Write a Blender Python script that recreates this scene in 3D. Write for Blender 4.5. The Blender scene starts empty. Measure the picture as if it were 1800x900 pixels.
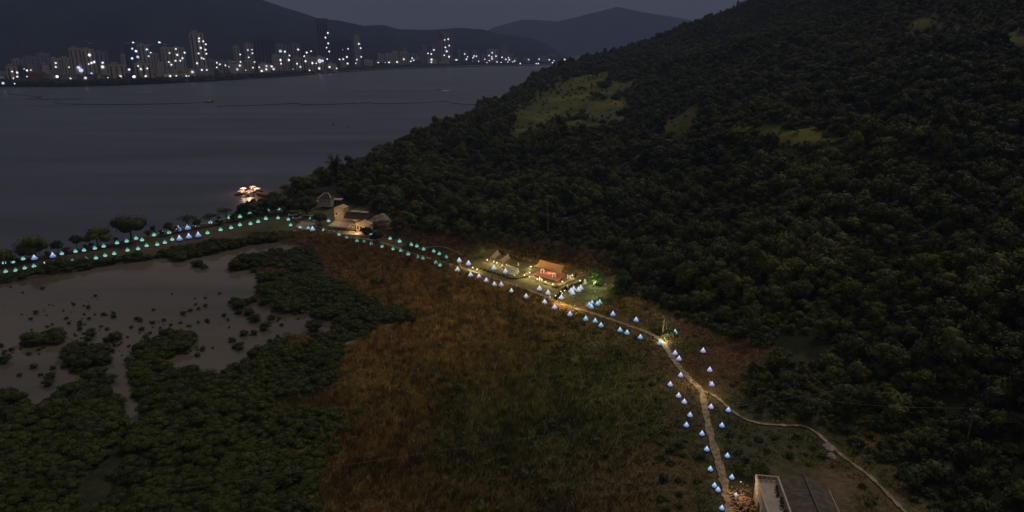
import bpy, math, random
import numpy as np
random.seed(7)
C = bpy.context.scene.collection
rng = np.random.default_rng(11)

# ------------------------------------------------------------------ camera, sky, sun
H = 80.0
F = 1200.0
PITCH = math.atan((450-85)/F)
cp, sp = math.cos(PITCH), math.sin(PITCH)
cam_d = bpy.data.cameras.new('camera'); cam = bpy.data.objects.new('camera', cam_d); C.objects.link(cam)
cam.location = (0, 0, H); cam.rotation_euler = (math.pi/2-PITCH, 0, 0)
cam_d.sensor_width = 36; cam_d.lens = F/1800*36; cam_d.clip_start = 1; cam_d.clip_end = 60000
sc = bpy.context.scene; sc.camera = cam
sc.view_settings.view_transform = 'Standard'; sc.view_settings.look = 'None'
sc.view_settings.exposure = 0; sc.view_settings.gamma = 1
SUN_EL, SUN_AZ = math.radians(52), math.radians(38)      # light from beyond and right of the view
w = bpy.data.worlds.new('World'); sc.world = w; w.use_nodes = True
nt = w.node_tree; nt.nodes.clear()
def N(nt, t, **k):
    n = nt.nodes.new(t)
    for a, b in k.items(): setattr(n, a, b)
    return n
out = N(nt, 'ShaderNodeOutputWorld')
sky = N(nt, 'ShaderNodeTexSky', sky_type='NISHITA', sun_disc=False, sun_elevation=SUN_EL, sun_rotation=SUN_AZ, dust_density=3.0)
b1 = N(nt, 'ShaderNodeBackground'); b1.inputs[1].default_value = 0.006
nt.links.new(sky.outputs[0], b1.inputs[0])
tc = N(nt, 'ShaderNodeTexCoord'); mp = N(nt, 'ShaderNodeMapping'); mp.inputs['Scale'].default_value = (1.4, 1.4, 7)
nz = N(nt, 'ShaderNodeTexNoise'); nz.inputs['Scale'].default_value = 2.2; nz.inputs['Detail'].default_value = 6
cr = N(nt, 'ShaderNodeValToRGB'); cr.color_ramp.elements[0].position = .35; cr.color_ramp.elements[1].position = .68
cr.color_ramp.elements[0].color = (.048, .042, .042, 1); cr.color_ramp.elements[1].color = (.086, .070, .060, 1)
b2 = N(nt, 'ShaderNodeBackground'); b2.inputs[1].default_value = 0.85
sx = N(nt, 'ShaderNodeSeparateXYZ'); mr = N(nt, 'ShaderNodeMapRange')
mr.inputs[1].default_value = 0.08; mr.inputs[2].default_value = 0.9; mr.inputs[3].default_value = 0.9; mr.inputs[4].default_value = 3.4
nt.links.new(tc.outputs['Generated'], sx.inputs[0]); nt.links.new(sx.outputs[2], mr.inputs[0]); nt.links.new(mr.outputs[0], b2.inputs[1])
ad = N(nt, 'ShaderNodeAddShader')
nt.links.new(tc.outputs['Generated'], mp.inputs[0]); nt.links.new(mp.outputs[0], nz.inputs[0]); nt.links.new(nz.outputs[0], cr.inputs[0])
nt.links.new(cr.outputs[0], b2.inputs[0]); nt.links.new(b1.outputs[0], ad.inputs[0]); nt.links.new(b2.outputs[0], ad.inputs[1])
nt.links.new(ad.outputs[0], out.inputs[0])
sd = bpy.data.lights.new('sun', 'SUN'); sd.energy = 0.85; sd.angle = math.radians(12); sd.color = (1, .86, .66)
so = bpy.data.objects.new('sun', sd); C.objects.link(so)
so.rotation_euler = (math.pi/2-SUN_EL, 0, math.pi-SUN_AZ); so.location = (0, 0, 500)
sc.cycles.use_denoising = True; sc.cycles.max_bounces = 5; sc.cycles.volume_bounces = 0
sc.cycles.sample_clamp_indirect = 3

# ------------------------------------------------------------------ maths: pixels of the photo -> points of the place
def ray(px, py):
    a = (px-900)/F; b = (450-py)/F
    return np.array([a, cp+b*sp, -sp+b*cp])
def P(px, py, z=0.0):
    d = ray(px, py); t = (z-H)/d[2]
    return (d[0]*t, d[1]*t, z)
def depth(px, py, z=0.0): return (z-H)/ray(px, py)[2]
def mpp(px, py, z=0.0): return depth(px, py, z)/F
def project(x, y, z):
    zz = z-H; t = y*cp-zz*sp; u = y*sp+zz*cp
    t = np.where(np.abs(t) < 1e-3, 1e-3, t)
    return 900+F*x/t, 450-F*u/t, t
def azi(px, py):
    d = ray(px, py); return math.atan2(d[0], d[1])
def hdist(px, py, z=0.0):
    p = P(px, py, z); return math.hypot(p[0], p[1])

_perm = rng.random((64, 64))
def vnoise(x, y):
    xi = np.floor(x).astype(int); yi = np.floor(y).astype(int); fx = x-xi; fy = y-yi
    fx = fx*fx*(3-2*fx); fy = fy*fy*(3-2*fy)
    g = lambda a, b: _perm[a % 64, b % 64]
    return (g(xi, yi)*(1-fx)+g(xi+1, yi)*fx)*(1-fy)+(g(xi, yi+1)*(1-fx)+g(xi+1, yi+1)*fx)*fy
def fbm(x, y, o=4):
    s = 0; a = .5; n = 0
    for k in range(o):
        s = s+a*vnoise(x*2**k+17*k, y*2**k+31*k); n += a; a *= .5
    return s/n
def inpoly(x, y, poly):
    c = np.zeros(np.shape(x), bool); n = len(poly); j = n-1
    for i in range(n):
        xi, yi = poly[i][:2]; xj, yj = poly[j][:2]
        m = ((yi > y) != (yj > y)) & (x < (xj-xi)*(y-yi)/(yj-yi+1e-12)+xi)
        c ^= m; j = i
    return c
def W(poly, z=0.0): return [P(a, b, z)[:2] for a, b in poly]

# near hill: foot, crest; far hill behind it.  (px, py, horizontal distance)
foot = [(430,372),(480,358),(520,345),(560,352),(640,378),(690,404),(760,424),(830,430),(900,440),(1000,462),(1070,474),(1140,534),(1190,566),(1300,600),(1400,640),(1480,690),(1600,790),(1700,880),(1800,960),(2400,1300)]
footA = np.array(sorted([(azi(a, b), hdist(a, b, .6)) for a, b in foot]))
crestA = [(500,335,395,1),(540,318,420,1),(600,292,450,1),(700,247,540,1),(800,208,640,1),(880,179,740,1),(950,163,820,1),(1000,150,850,1),(1100,128,900,1),(1200,98,900,1),(1300,55,860,1),(1500,0,760,1),(1700,-45,700,1),(2000,-70,650,1),(2600,-70,600,1)]
def crest(tab, tree=7.0):
    r = []
    for a, b, R, _ in tab:
        d = ray(a, b); z = H+R*d[2]/math.hypot(d[0], d[1])-tree
        r.append((azi(a, b), R, max(z, .5)))
    return np.array(sorted(r))
cA = crest(crestA)
crestB = [(840,176,900,1),(880,172,950,1),(915,150,1050,1),(950,126,1200,1),(1000,109,1260,1),(1040,100,1300,1),(1150,66,1300,1),(1230,34,1250,1),(1300,4,1200,1),(1500,-80,1100,1),(1800,-180,1000,1),(2600,-200,1000,1)]
cB = crest(crestB, 6.0)
def hillh(x, y):
    az = np.arctan2(x, y); d = np.hypot(x, y)
    fo = np.interp(az, footA[:, 0], footA[:, 1]); R = np.interp(az, cA[:, 0], cA[:, 1]); Z = np.interp(az, cA[:, 0], cA[:, 2])
    Z = np.where(az < cA[0, 0], -3, Z)
    t = (d-fo)/(R-fo)
    n = fbm(x/130+3, y/130+9, 4)-.5; n2 = fbm(x/45, y/45, 3)-.5
    up = Z*np.clip(t, 0, 1)**1.12*(1+1.3*n*(1-np.clip(t, 0, 1))) + (n*46-22*np.abs(fbm(x/95+20, y/95+4, 3)-.5)*2)*np.clip(t, 0, 1)*(1-np.clip(t, 0, 1))*2 + n2*5*np.clip(t*4, 0, 1)
    up = np.where(t > .06, np.maximum(up, 1.2), up)
    dn = Z+n2*5-(d-R)*.22
    a = np.where(t < 0, -5, np.where(t < 1, up, dn))
    a = np.where(az < cA[0, 0], -5, a)
    R2 = np.interp(az, cB[:, 0], cB[:, 1]); Z2 = np.interp(az, cB[:, 0], cB[:, 2]); Z2 = np.where(az < cB[0, 0], -5, Z2)
    f2 = R*.93
    t2 = (d-f2)/(R2-f2)
    b = np.where(t2 < 0, -5, np.where(t2 < 1, Z2*np.clip(t2, 0, 1)**.85+n2*7, Z2+n2*7-(d-R2)*.3))
    b = np.where(az < cB[0, 0], -5, b)
    return np.maximum(a, b)
land_px = [(-900,640),(-300,520),(0,461),(200,429),(300,405),(400,384),(455,366),(490,350),(540,345),(600,350),(900,420),(1100,460),(1800,760),(2600,1300),(2600,2400),(-1900,2400),(-1900,800)]
land_w = W(land_px)
lagoon_px = [(-900,700),(-300,565),(0,500),(120,482),(200,466),(300,452),(400,432),(470,425),(540,434),(500,446),(440,455),(410,470),(480,480),(470,510),(440,530),(490,545),(590,560),(590,590),(560,600),(500,590),(500,600),(440,640),(390,680),(330,690),(250,650),(225,640),(236,690),(244,715),(240,770),(222,778),(208,740),(196,700),(196,690),(186,655),(150,675),(100,700),(60,725),(0,700),(-300,780),(-900,900)]
lagoon_w = W(lagoon_px)
def ground_h(x, y):
    l = inpoly(x, y, land_w) | (y < 40)
    g = inpoly(x, y, lagoon_w)
    base = np.where(l, .6+.25*(fbm(x/9, y/9, 3)-.5), -3.0)
    base = np.where(g, -.8, base)
    h = hillh(x, y)
    return np.maximum(base, np.minimum(h+.6, 900))
# far side: mountains
m1 = [(-700,-150,5200,1),(-300,-120,5200,1),(0,-105,5000,1),(250,-70,5000,1),(380,-30,5000,1),(455,-2,5000,1),(500,14,5000,1),(560,33,5000,1),(600,37,5100,1),(640,46,5200,1),(675,44,5300,1),(700,51,5400,1),(750,54,5500,1),(800,50,5600,1),(850,52,5800,1),(875,60,5900,1),(905,63,6000,1),(935,67,6200,1),(960,76,6300,1),(985,93,6500,1),(1010,104,6600,1)]
m2 = [(820,70,9000,1),(870,45,9000,1),(920,31,9000,1),(980,37,9000,1),(1040,22,9000,1),(1085,11,9000,1),(1150,22,9000,1),(1200,32,9000,1),(1300,50,9000,1),(1500,72,9000,1)]
c1 = crest(m1, 0); c2 = crest(m2, 0)
def mount_h(x, y, c, frac, nz):
    az = np.arctan2(x, y); d = np.hypot(x, y)
    R = np.interp(az, c[:, 0], c[:, 1]); Z = np.interp(az, c[:, 0], c[:, 2]); Z = np.where((az > c[-1, 0]) | (az < c[0, 0]), -20, Z)
    f = R*frac; t = (d-f)/(R-f)
    n = fbm(x/700, y/700, 5)-.5
    ridge = 1-np.abs(fbm(x/500+5, y/500, 4)*2-1)
    tt = np.clip(t, 0, 1)
    return np.where(t < 1, Z*tt**1.3*(1+nz*n*(1-tt))+Z*.35*(ridge-.7)*tt*(1-tt)*2, Z-(d-R)*.35)+n*Z*.07+(fbm(x/160, y/160, 3)-.5)*Z*.035

# ------------------------------------------------------------------ mesh helpers
class MB:
    def __init__(s): s.v = []; s.f = []
    def add(s, vs, fs):
        o = len(s.v); s.v += [tuple(v) for v in vs]; s.f += [tuple(i+o for i in f) for f in fs]; return s
    def box(s, cx, cy, z0, sx, sy, sz, rz=0, taper=1.0, tx=0):
        c, n = math.cos(rz), math.sin(rz); vs = []
        for k, (zz, q) in enumerate(((z0, 1), (z0+sz, taper))):
            for a, b in ((-1, -1), (1, -1), (1, 1), (-1, 1)):
                X, Y = a*sx/2*q+(tx if k else 0), b*sy/2*q; vs.append((cx+X*c-Y*n, cy+X*n+Y*c, zz))
        return s.add(vs, [(3, 2, 1, 0), (4, 5, 6, 7), (0, 1, 5, 4), (1, 2, 6, 5), (2, 3, 7, 6), (3, 0, 4, 7)])
    def lathe(s, prof, n=12, cx=0, cy=0, cz=0):
        vs = []; fs = []
        for r, z in prof:
            for k in range(n):
                a = 2*math.pi*k/n; vs.append((cx+r*math.cos(a), cy+r*math.sin(a), cz+z))
        for i in range(len(prof)-1):
            for k in range(n):
                a, b = i*n+k, i*n+(k+1) % n; fs.append((a, b, b+n, a+n))
        fs.append(tuple(range(n-1, -1, -1))); fs.append(tuple(range((len(prof)-1)*n, len(prof)*n)))
        return s.add(vs, fs)
    def tube(s, pts, r, n=6):
        pts = [np.array(p, float) for p in pts]; vs = []; fs = []
        rr = r if hasattr(r, '__len__') else [r]*len(pts)
        for i, p in enumerate(pts):
            d = pts[min(i+1, len(pts)-1)]-pts[max(i-1, 0)]; d = d/(np.linalg.norm(d)+1e-9)
            u = np.cross(d, (0, 0, 1)) if abs(d[2]) < .95 else np.cross(d, (1, 0, 0)); u /= np.linalg.norm(u); v = np.cross(d, u)
            for k in range(n):
                a = 2*math.pi*k/n; vs.append(p+rr[i]*(u*math.cos(a)+v*math.sin(a)))
        for i in range(len(pts)-1):
            for k in range(n):
                a, b = i*n+k, i*n+(k+1) % n; fs.append((a, b, b+n, a+n))
        fs.append(tuple(range(n-1, -1, -1))); fs.append(tuple(range((len(pts)-1)*n, len(pts)*n)))
        return s.add(vs, fs)
    def prism(s, poly, z0, z1):
        n = len(poly); vs = [(p[0], p[1], z0) for p in poly]+[(p[0], p[1], z1) for p in poly]
        return s.add(vs, [tuple(range(n-1, -1, -1)), tuple(range(n, 2*n))]+[(i, (i+1) % n, (i+1) % n+n, i+n) for i in range(n)])
    def sphere(s, cx, cy, cz, r, sz=1.0, n=10):
        prof = [(max(r*math.sin(math.pi*k/6), r*.02), -r*sz*math.cos(math.pi*k/6)) for k in range(7)]
        return s.lathe(prof, n, cx, cy, cz)
    def mesh(s, name, m, smooth=False):
        me = bpy.data.meshes.new(name); me.from_pydata(s.v, [], s.f); me.update()
        if m: me.materials.append(m)
        if smooth: me.polygons.foreach_set('use_smooth', [True]*len(me.polygons))
        return me
    def build(s, name, m, parent=None, smooth=False, loc=None, rz=None):
        o = bpy.data.objects.new(name, s.mesh(name, m, smooth)); C.objects.link(o)
        if parent: o.parent = parent
        if loc is not None: o.location = loc
        if rz is not None: o.rotation_euler.z = rz
        return o
def tag(o, label=None, cat=None, group=None, kind=None):
    if label: o['label'] = label
    if cat: o['category'] = cat
    if group: o['group'] = group
    if kind: o['kind'] = kind
    return o
def thing(name, label, cat, loc=(0, 0, 0), rz=0, group=None):
    o = bpy.data.objects.new(name, None); C.objects.link(o); o.location = loc; o.rotation_euler.z = rz; o.empty_display_size = .5
    return tag(o, label, cat, group)
def dup(root, loc, rz=0, s=1.0, label=None):
    r = root.copy(); C.objects.link(r); r.location = loc; r.rotation_euler = (0, 0, rz); r.scale = (s, s, s) if not hasattr(s, '__len__') else s
    if label: r['label'] = label
    for ch in list(root.children):
        c = ch.copy(); C.objects.link(c); c.parent = r
        for g in list(ch.children):
            d = g.copy(); C.objects.link(d); d.parent = c
    return r
ORD = ['first','second','third','fourth','fifth','sixth','seventh','eighth','ninth','tenth','eleventh','twelfth','thirteenth','fourteenth','fifteenth','sixteenth','seventeenth','eighteenth','nineteenth','twentieth']
def ordn(i):
    if i < 20: return ORD[i]
    n = i+1; return '%d%s' % (n, {1: 'st', 2: 'nd', 3: 'rd'}.get(n % 10 if n % 100 not in (11, 12, 13) else 0, 'th'))

# ------------------------------------------------------------------ materials
def mat(name, c1, c2=None, scale=1.0, rough=.85, spec=.3, bump=0, emit=None, es=0, coord='Object', detail=5, metal=0):
    m = bpy.data.materials.new(name); m.use_nodes = True; t = m.node_tree; b = t.nodes['Principled BSDF']
    b.inputs['Base Color'].default_value = (*c1, 1); b.inputs['Roughness'].default_value = rough; b.inputs['Specular IOR Level'].default_value = spec
    b.inputs['Metallic'].default_value = metal
    co = N(t, 'ShaderNodeTexCoord'); n = N(t, 'ShaderNodeTexNoise'); n.inputs['Scale'].default_value = scale; n.inputs['Detail'].default_value = detail
    if coord == 'World':
        g = N(t, 'ShaderNodeNewGeometry'); t.links.new(g.outputs['Position'], n.inputs[0])
    else: t.links.new(co.outputs['Object'], n.inputs[0])
    if c2:
        r = N(t, 'ShaderNodeValToRGB'); r.color_ramp.elements[0].position = .36; r.color_ramp.elements[1].position = .66
        r.color_ramp.elements[0].color = (*c1, 1); r.color_ramp.elements[1].color = (*c2, 1)
        t.links.new(n.outputs[0], r.inputs[0]); t.links.new(r.outputs[0], b.inputs['Base Color'])
    if bump:
        bp = N(t, 'ShaderNodeBump'); bp.inputs['Strength'].default_value = bump; bp.inputs['Distance'].default_value = .2
        t.links.new(n.outputs[0], bp.inputs['Height']); t.links.new(bp.outputs[0], b.inputs['Normal'])
    if emit:
        b.inputs['Emission Color'].default_value = (*emit, 1); b.inputs['Emission Strength'].default_value = es
    return m
def leafmat(name, cols, nscale=.03, rnd=.5, rough=.7):
    m = bpy.data.materials.new(name); m.use_nodes = True; t = m.node_tree; b = t.nodes['Principled BSDF']
    b.inputs['Roughness'].default_value = rough; b.inputs['Specular IOR Level'].default_value = .15
    g = N(t, 'ShaderNodeNewGeometry'); oi = N(t, 'ShaderNodeObjectInfo')
    n = N(t, 'ShaderNodeTexNoise'); n.inputs['Scale'].default_value = nscale; n.inputs['Detail'].default_value = 4
    n2 = N(t, 'ShaderNodeTexNoise'); n2.inputs['Scale'].default_value = .9; n2.inputs['Detail'].default_value = 2
    t.links.new(g.outputs['Position'], n.inputs[0]); t.links.new(g.outputs['Position'], n2.inputs[0])
    a = N(t, 'ShaderNodeMath', operation='MULTIPLY_ADD'); a.inputs[1].default_value = rnd; t.links.new(oi.outputs['Random'], a.inputs[0])
    s1 = N(t, 'ShaderNodeMath', operation='MULTIPLY_ADD'); s1.inputs[1].default_value = 1.5; s1.inputs[2].default_value = -.5-rnd/2+.12
    t.links.new(n.outputs[0], s1.inputs[0]); t.links.new(s1.outputs[0], a.inputs[2])
    s2 = N(t, 'ShaderNodeMath', operation='MULTIPLY_ADD'); s2.inputs[1].default_value = .5; t.links.new(n2.outputs[0], s2.inputs[0]); t.links.new(a.outputs[0], s2.inputs[2])
    r = N(t, 'ShaderNodeValToRGB'); e = r.color_ramp.elements
    e[0].position = 0; e[0].color = (*cols[0], 1); e[1].position = 1; e[1].color = (*cols[-1], 1)
    for i, c in enumerate(cols[1:-1]):
        q = e.new((i+1)/(len(cols)-1)); q.color = (*c, 1)
    t.links.new(s2.outputs[0], r.inputs[0]); t.links.new(r.outputs[0], b.inputs['Base Color'])
    return m
def tintmat(name, rough=.9, attr='INSTANCER', name_attr='tint', nscale=.8, amp=.35):
    m = bpy.data.materials.new(name); m.use_nodes = True; t = m.node_tree; b = t.nodes['Principled BSDF']
    b.inputs['Roughness'].default_value = rough; b.inputs['Specular IOR Level'].default_value = .1
    a = N(t, 'ShaderNodeAttribute', attribute_type=attr, attribute_name=name_attr)
    g = N(t, 'ShaderNodeNewGeometry'); n = N(t, 'ShaderNodeTexNoise'); n.inputs['Scale'].default_value = nscale; n.inputs['Detail'].default_value = 6; n.inputs['Roughness'].default_value = .65
    t.links.new(g.outputs['Position'], n.inputs[0])
    r = N(t, 'ShaderNodeMapRange'); r.inputs[1].default_value = .3; r.inputs[2].default_value = .7; r.inputs[3].default_value = 1-amp; r.inputs[4].default_value = 1+amp
    t.links.new(n.outputs[0], r.inputs[0])
    v = N(t, 'ShaderNodeVectorMath', operation='SCALE'); t.links.new(a.outputs['Color'], v.inputs[0]); t.links.new(r.outputs[0], v.inputs['Scale'])
    t.links.new(v.outputs[0], b.inputs['Base Color'])
    return m
def watermat(name, col, wave, bump, rough=.06, stretch=(1, 1, 1)):
    m = bpy.data.materials.new(name); m.use_nodes = True; t = m.node_tree; b = t.nodes['Principled BSDF']
    b.inputs['Roughness'].default_value = rough; b.inputs['IOR'].default_value = 1.33
    g = N(t, 'ShaderNodeNewGeometry'); mpn = N(t, 'ShaderNodeMapping'); mpn.inputs['Scale'].default_value = stretch
    t.links.new(g.outputs['Position'], mpn.inputs[0])
    n = N(t, 'ShaderNodeTexNoise'); n.inputs['Scale'].default_value = wave; n.inputs['Detail'].default_value = 4
    t.links.new(mpn.outputs[0], n.inputs[0])
    bp = N(t, 'ShaderNodeBump'); bp.inputs['Strength'].default_value = bump; bp.inputs['Distance'].default_value = .5
    t.links.new(n.outputs[0], bp.inputs['Height']); t.links.new(bp.outputs[0], b.inputs['Normal'])
    n2 = N(t, 'ShaderNodeTexNoise'); n2.inputs['Scale'].default_value = .006; n2.inputs['Detail'].default_value = 8; n2.inputs['Roughness'].default_value = .6
    mp2 = N(t, 'ShaderNodeMapping'); mp2.inputs['Scale'].default_value = (.45, 2.4, 1); t.links.new(g.outputs['Position'], mp2.inputs[0]); t.links.new(mp2.outputs[0], n2.inputs[0])
    r = N(t, 'ShaderNodeValToRGB'); r.color_ramp.elements[0].position = .35; r.color_ramp.elements[1].position = .7
    r.color_ramp.elements[0].color = (*[c*.6 for c in col], 1); r.color_ramp.elements[1].color = (*[c*1.5 for c in col], 1)
    t.links.new(n2.outputs[0], r.inputs[0]); t.links.new(r.outputs[0], b.inputs['Base Color'])
    return m
def glow(name, c, s):
    m = bpy.data.materials.new(name); m.use_nodes = True; t = m.node_tree; t.nodes.clear()
    o = N(t, 'ShaderNodeOutputMaterial'); e = N(t, 'ShaderNodeEmission'); e.inputs[0].default_value = (*c, 1); e.inputs[1].default_value = s
    t.links.new(e.outputs[0], o.inputs[0]); m.cycles.emission_sampling = 'NONE' ; return m
def facade(name, wall, glass, fx=4.2, fz=3.4, wx=.45, wz=.42):
    m = bpy.data.materials.new(name); m.use_nodes = True; t = m.node_tree; b = t.nodes['Principled BSDF']; b.inputs['Roughness'].default_value = .7
    co = N(t, 'ShaderNodeTexCoord'); s = N(t, 'ShaderNodeSeparateXYZ'); t.links.new(co.outputs['Object'], s.inputs[0])
    ax = N(t, 'ShaderNodeMath', operation='ADD'); t.links.new(s.outputs[0], ax.inputs[0]); t.links.new(s.outputs[1], ax.inputs[1])
    def fr(src, per, th):
        d = N(t, 'ShaderNodeMath', operation='DIVIDE'); d.inputs[1].default_value = per; t.links.new(src, d.inputs[0])
        f = N(t, 'ShaderNodeMath', operation='FRACT'); t.links.new(d.outputs[0], f.inputs[0])
        g = N(t, 'ShaderNodeMath', operation='GREATER_THAN'); g.inputs[1].default_value = 1-th; t.links.new(f.outputs[0], g.inputs[0]); return g.outputs[0]
    a = fr(ax.outputs[0], fx, wx); c = fr(s.outputs[2], fz, wz)
    mu = N(t, 'ShaderNodeMath', operation='MULTIPLY'); t.links.new(a, mu.inputs[0]); t.links.new(c, mu.inputs[1])
    mx = N(t, 'ShaderNodeMix', data_type='RGBA'); mx.inputs[6].default_value = (*wall, 1); mx.inputs[7].default_value = (*glass, 1)
    t.links.new(mu.outputs[0], mx.inputs[0]); t.links.new(mx.outputs[2], b.inputs['Base Color'])
    return m
M = dict(
 water=watermat('sea_water', (.040, .053, .080), .3, .22, .36, (1, 1.6, 1)),
 lagoon=watermat('lagoon_water', (.105, .090, .070), .5, .02, .05),
 path=mat('path_dirt', (.15, .11, .065), (.36, .28, .18), .9, bump=.3),
 concrete=mat('concrete', (.26, .24, .21), (.36, .33, .29), .8),
 pale=mat('pale_render', (.42, .36, .29), (.52, .46, .38), .6),
 white=mat('white_paint', (.62, .60, .56), (.74, .72, .68), 2),
 cream=mat('cream_wall', (.46, .35, .22), (.58, .46, .31), .7),
 tile=mat('dark_roof_tile', (.035, .028, .026), (.07, .055, .05), 1.5, bump=.4),
 sheet=mat('roof_sheet', (.34, .27, .21), (.46, .38, .30), .5),
 dark=mat('dark_metal', (.02, .02, .022), (.04, .04, .045), 2, rough=.5),
 window=mat('window_glass', (.012, .013, .016), rough=.2, spec=.5),
 wood=mat('timber', (.10, .06, .035), (.17, .11, .065), 2),
 terracotta=mat('terracotta_deck', (.30, .10, .05), (.40, .14, .075), 1.5),
 canvas=mat('orange_canvas', (.62, .30, .12), (.70, .36, .15), .5),
 tan=mat('tan_canvas', (.50, .34, .18), (.58, .40, .22), .8),
 bark=mat('bark', (.045, .035, .025), (.09, .07, .05), 2, bump=.3),
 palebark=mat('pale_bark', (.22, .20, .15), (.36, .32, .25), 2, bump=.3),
 rock=mat('rock', (.16, .12, .10), (.30, .25, .22), 1.2, bump=.5),
 rubble=mat('rubble_stone', (.12, .07, .04), (.55, .36, .20), 1.6, bump=.5),
 rust=mat('rust_red', (.16, .05, .035), (.22, .08, .06), 1),
 blue=mat('blue_plastic', (.015, .03, .09), rough=.5),
 fol=leafmat('forest_leaf', [(.009, .015, .005), (.021, .032, .009), (.037, .051, .013), (.066, .078, .018), (.10, .105, .028)], .016, .42),
 folm=leafmat('mangrove_leaf', [(.018, .027, .007), (.030, .044, .010), (.045, .060, .012), (.056, .070, .015)], .05, .3),
 folg=leafmat('lit_leaf', [(.03, .05, .015), (.07, .10, .03), (.11, .13, .04)], .2, .3),  # lighter leaf tone, lamp light on lit crowns painted into its colour
 folb=leafmat('brown_leaf', [(.025, .018, .008), (.05, .035, .015), (.075, .055, .02)], .1, .5),
 folp=leafmat('palm_leaf', [(.03, .04, .015), (.06, .075, .03), (.09, .10, .04)], .2, .5),
)
# ------------------------------------------------------------------ ground sheet
def axis(lo, hi, a, b, fine, coarse):
    o = []; v = lo
    while v < hi:
        o.append(v); v += fine if a <= v < b else coarse
    return np.array(o)
X = axis(-700, 1500, -260, 420, 2.6, 9); Y = axis(-120, 1800, 60, 520, 2.6, 7)
gx, gy = np.meshgrid(X, Y)
gz = ground_h(gx, gy)
blobs = [ # colour of the growth on the flat, warm glow at its centre painted in: (px, py, sx, sy, weight, colour)
 (640, 500, 90, 45, 1.2, (.105, .058, .030)), (600, 440, 70, 25, 1, (.09, .05, .026)), (850, 560, 170, 45, 1.6, (.155, .088, .030)),
 (760, 650, 130, 60, 1.4, (.125, .075, .026)), (620, 800, 80, 110, 1.3, (.115, .060, .022)), (1000, 640, 110, 55, 1.5, (.060, .052, .020)),
 (1090, 690, 70, 40, 1.0, (.075, .060, .018)), (900, 760, 110, 60, 1.3, (.050, .046, .018)), (1050, 830, 130, 60, 1.2, (.068, .038, .017)), (800, 870, 100, 50, 1.2, (.060, .036, .014)),
 (1230, 620, 60, 30, 2.0, (.078, .030, .018)), (1160, 740, 50, 35, 1, (.06, .025, .016)), (1400, 700, 90, 40, 1.2, (.040, .030, .016)), (1330, 800, 60, 60, 1.4, (.038, .034, .018)), (1450, 830, 70, 50, 1.2, (.082, .045, .024)),
 (700, 440, 110, 18, 1.2, (.060, .032, .020)), (470, 415, 60, 18, 1.6, (.035, .036, .014)), (540, 412, 40, 8, 1.2, (.11, .065, .03)), (350, 420, 120, 14, 1.6, (.062, .030, .022)), (60, 470, 120, 14, 1.6, (.04, .022, .016)),
 (200, 800, 250, 120, 3, (.018, .016, .008))]
lawn_px = [(806,475),(826,456),(842,442),(868,437),(905,452),(935,462),(1000,476),(1045,486),(1082,480),(1076,500),(1048,528),(1018,545),(985,533),(940,515),(880,496)]
lawn_w = W(lawn_px, .6)
grass_px = [(985,175,84,32,-.35), (1190,214,48,20,-.5), (1135,268,22,10,-.2), (1020,144,60,12,-.2), (930,212,40,24,-.4), (1060,190,34,26,0), (1430,240,48,20,0), (1340,225,60,14,.1), (1100,150,60,8,-.3), (1640,36,52,16,-.2), (1780,62,45,20,0), (1010,215,40,12,.1)]
def grassmask(px, py, soft=0):
    m = np.full(np.shape(px), -.6)
    for a, b, sa, sb, r in grass_px:
        off = -.42 if a > 1500 else 0
        dx, dy = px-a, py-b; c, s = math.cos(r), math.sin(r)
        m = np.maximum(m, 1-np.sqrt(((dx*c+dy*s)/sa)**2+((-dx*s+dy*c)/sb)**2)*.8+off)
    return m
def ground_col(x, y, z):
    px, py, t = project(x, y, z)
    n = fbm(x/14, y/14, 4)-.5
    wsum = np.full(np.shape(x), .12); col = [np.full(np.shape(x), c*.12) for c in (.055, .045, .02)]
    for a, b, sa, sb, wg, c in blobs:
        k = wg*np.exp(-(((px-a)/sa)**2+((py-b)/sb)**2)/2); k = k*np.clip(1+2.2*n, .1, 3)
        wsum = wsum+k
        for i in range(3): col[i] = col[i]+k*c[i]
    col = [c/wsum*k for c, k in zip(col, (1.24, 1.62, 1.75))]
    g2 = np.clip((fbm(x/7+50, y/7+20, 4)-.53)*7, 0, 1)*np.clip((px-620)/600, .08, .6); g3 = np.clip((fbm(x/4+5, y/9+2, 3)-.55)*6, 0, 1)*.5
    col = [c*1.18*(1-g3*.6) for c in col]; col = [c*(1-g2)+g2*k for c, k in zip(col, (.042, .058, .018))]
    hill = hillh(x, y) > .5
    gm = grassmask(px, py)+1.5*n
    fl = np.clip((gm+.15)*2.2, 0, 1)*(.65+.7*fbm(x/5+3, y/5, 3))
    hc = [fl*a*(1+.8*n)+(1-np.minimum(fl, 1))*b for a, b in zip((.050, .058, .013), (.016, .019, .008))]
    hz_ = np.clip((fbm(x/60+9, y/60+2, 3)-.45)*3, 0, 1); hc = [h*(1+hz_*k) for h, k in zip(hc, (1.2, .9, .4))]
    col = [np.where(hill, h, c) for h, c in zip(hc, col)]
    ln = inpoly(x, y, lawn_w)
    col = [np.where(ln, l*(1+.5*n), c) for l, c in zip((.115, .100, .038), col)]
    lg = inpoly(x, y, lagoon_w)
    col = [np.where(lg, l, c) for l, c in zip((.06, .045, .035), col)]
    return np.stack(col, -1)
gc = ground_col(gx, gy, gz)
ny, nx = gx.shape
me = bpy.data.meshes.new('ground')
idx = np.arange(ny*nx).reshape(ny, nx)
fs = np.stack([idx[:-1, :-1], idx[:-1, 1:], idx[1:, 1:], idx[1:, :-1]], -1).reshape(-1, 4)
me.from_pydata(np.stack([gx, gy, gz], -1).reshape(-1, 3).tolist(), [], fs.tolist())
at = me.color_attributes.new('tint', 'FLOAT_COLOR', 'POINT')
at.data.foreach_set('color', np.concatenate([gc.reshape(-1, 3), np.ones((ny*nx, 1))], 1).astype(np.float32).ravel())
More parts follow.
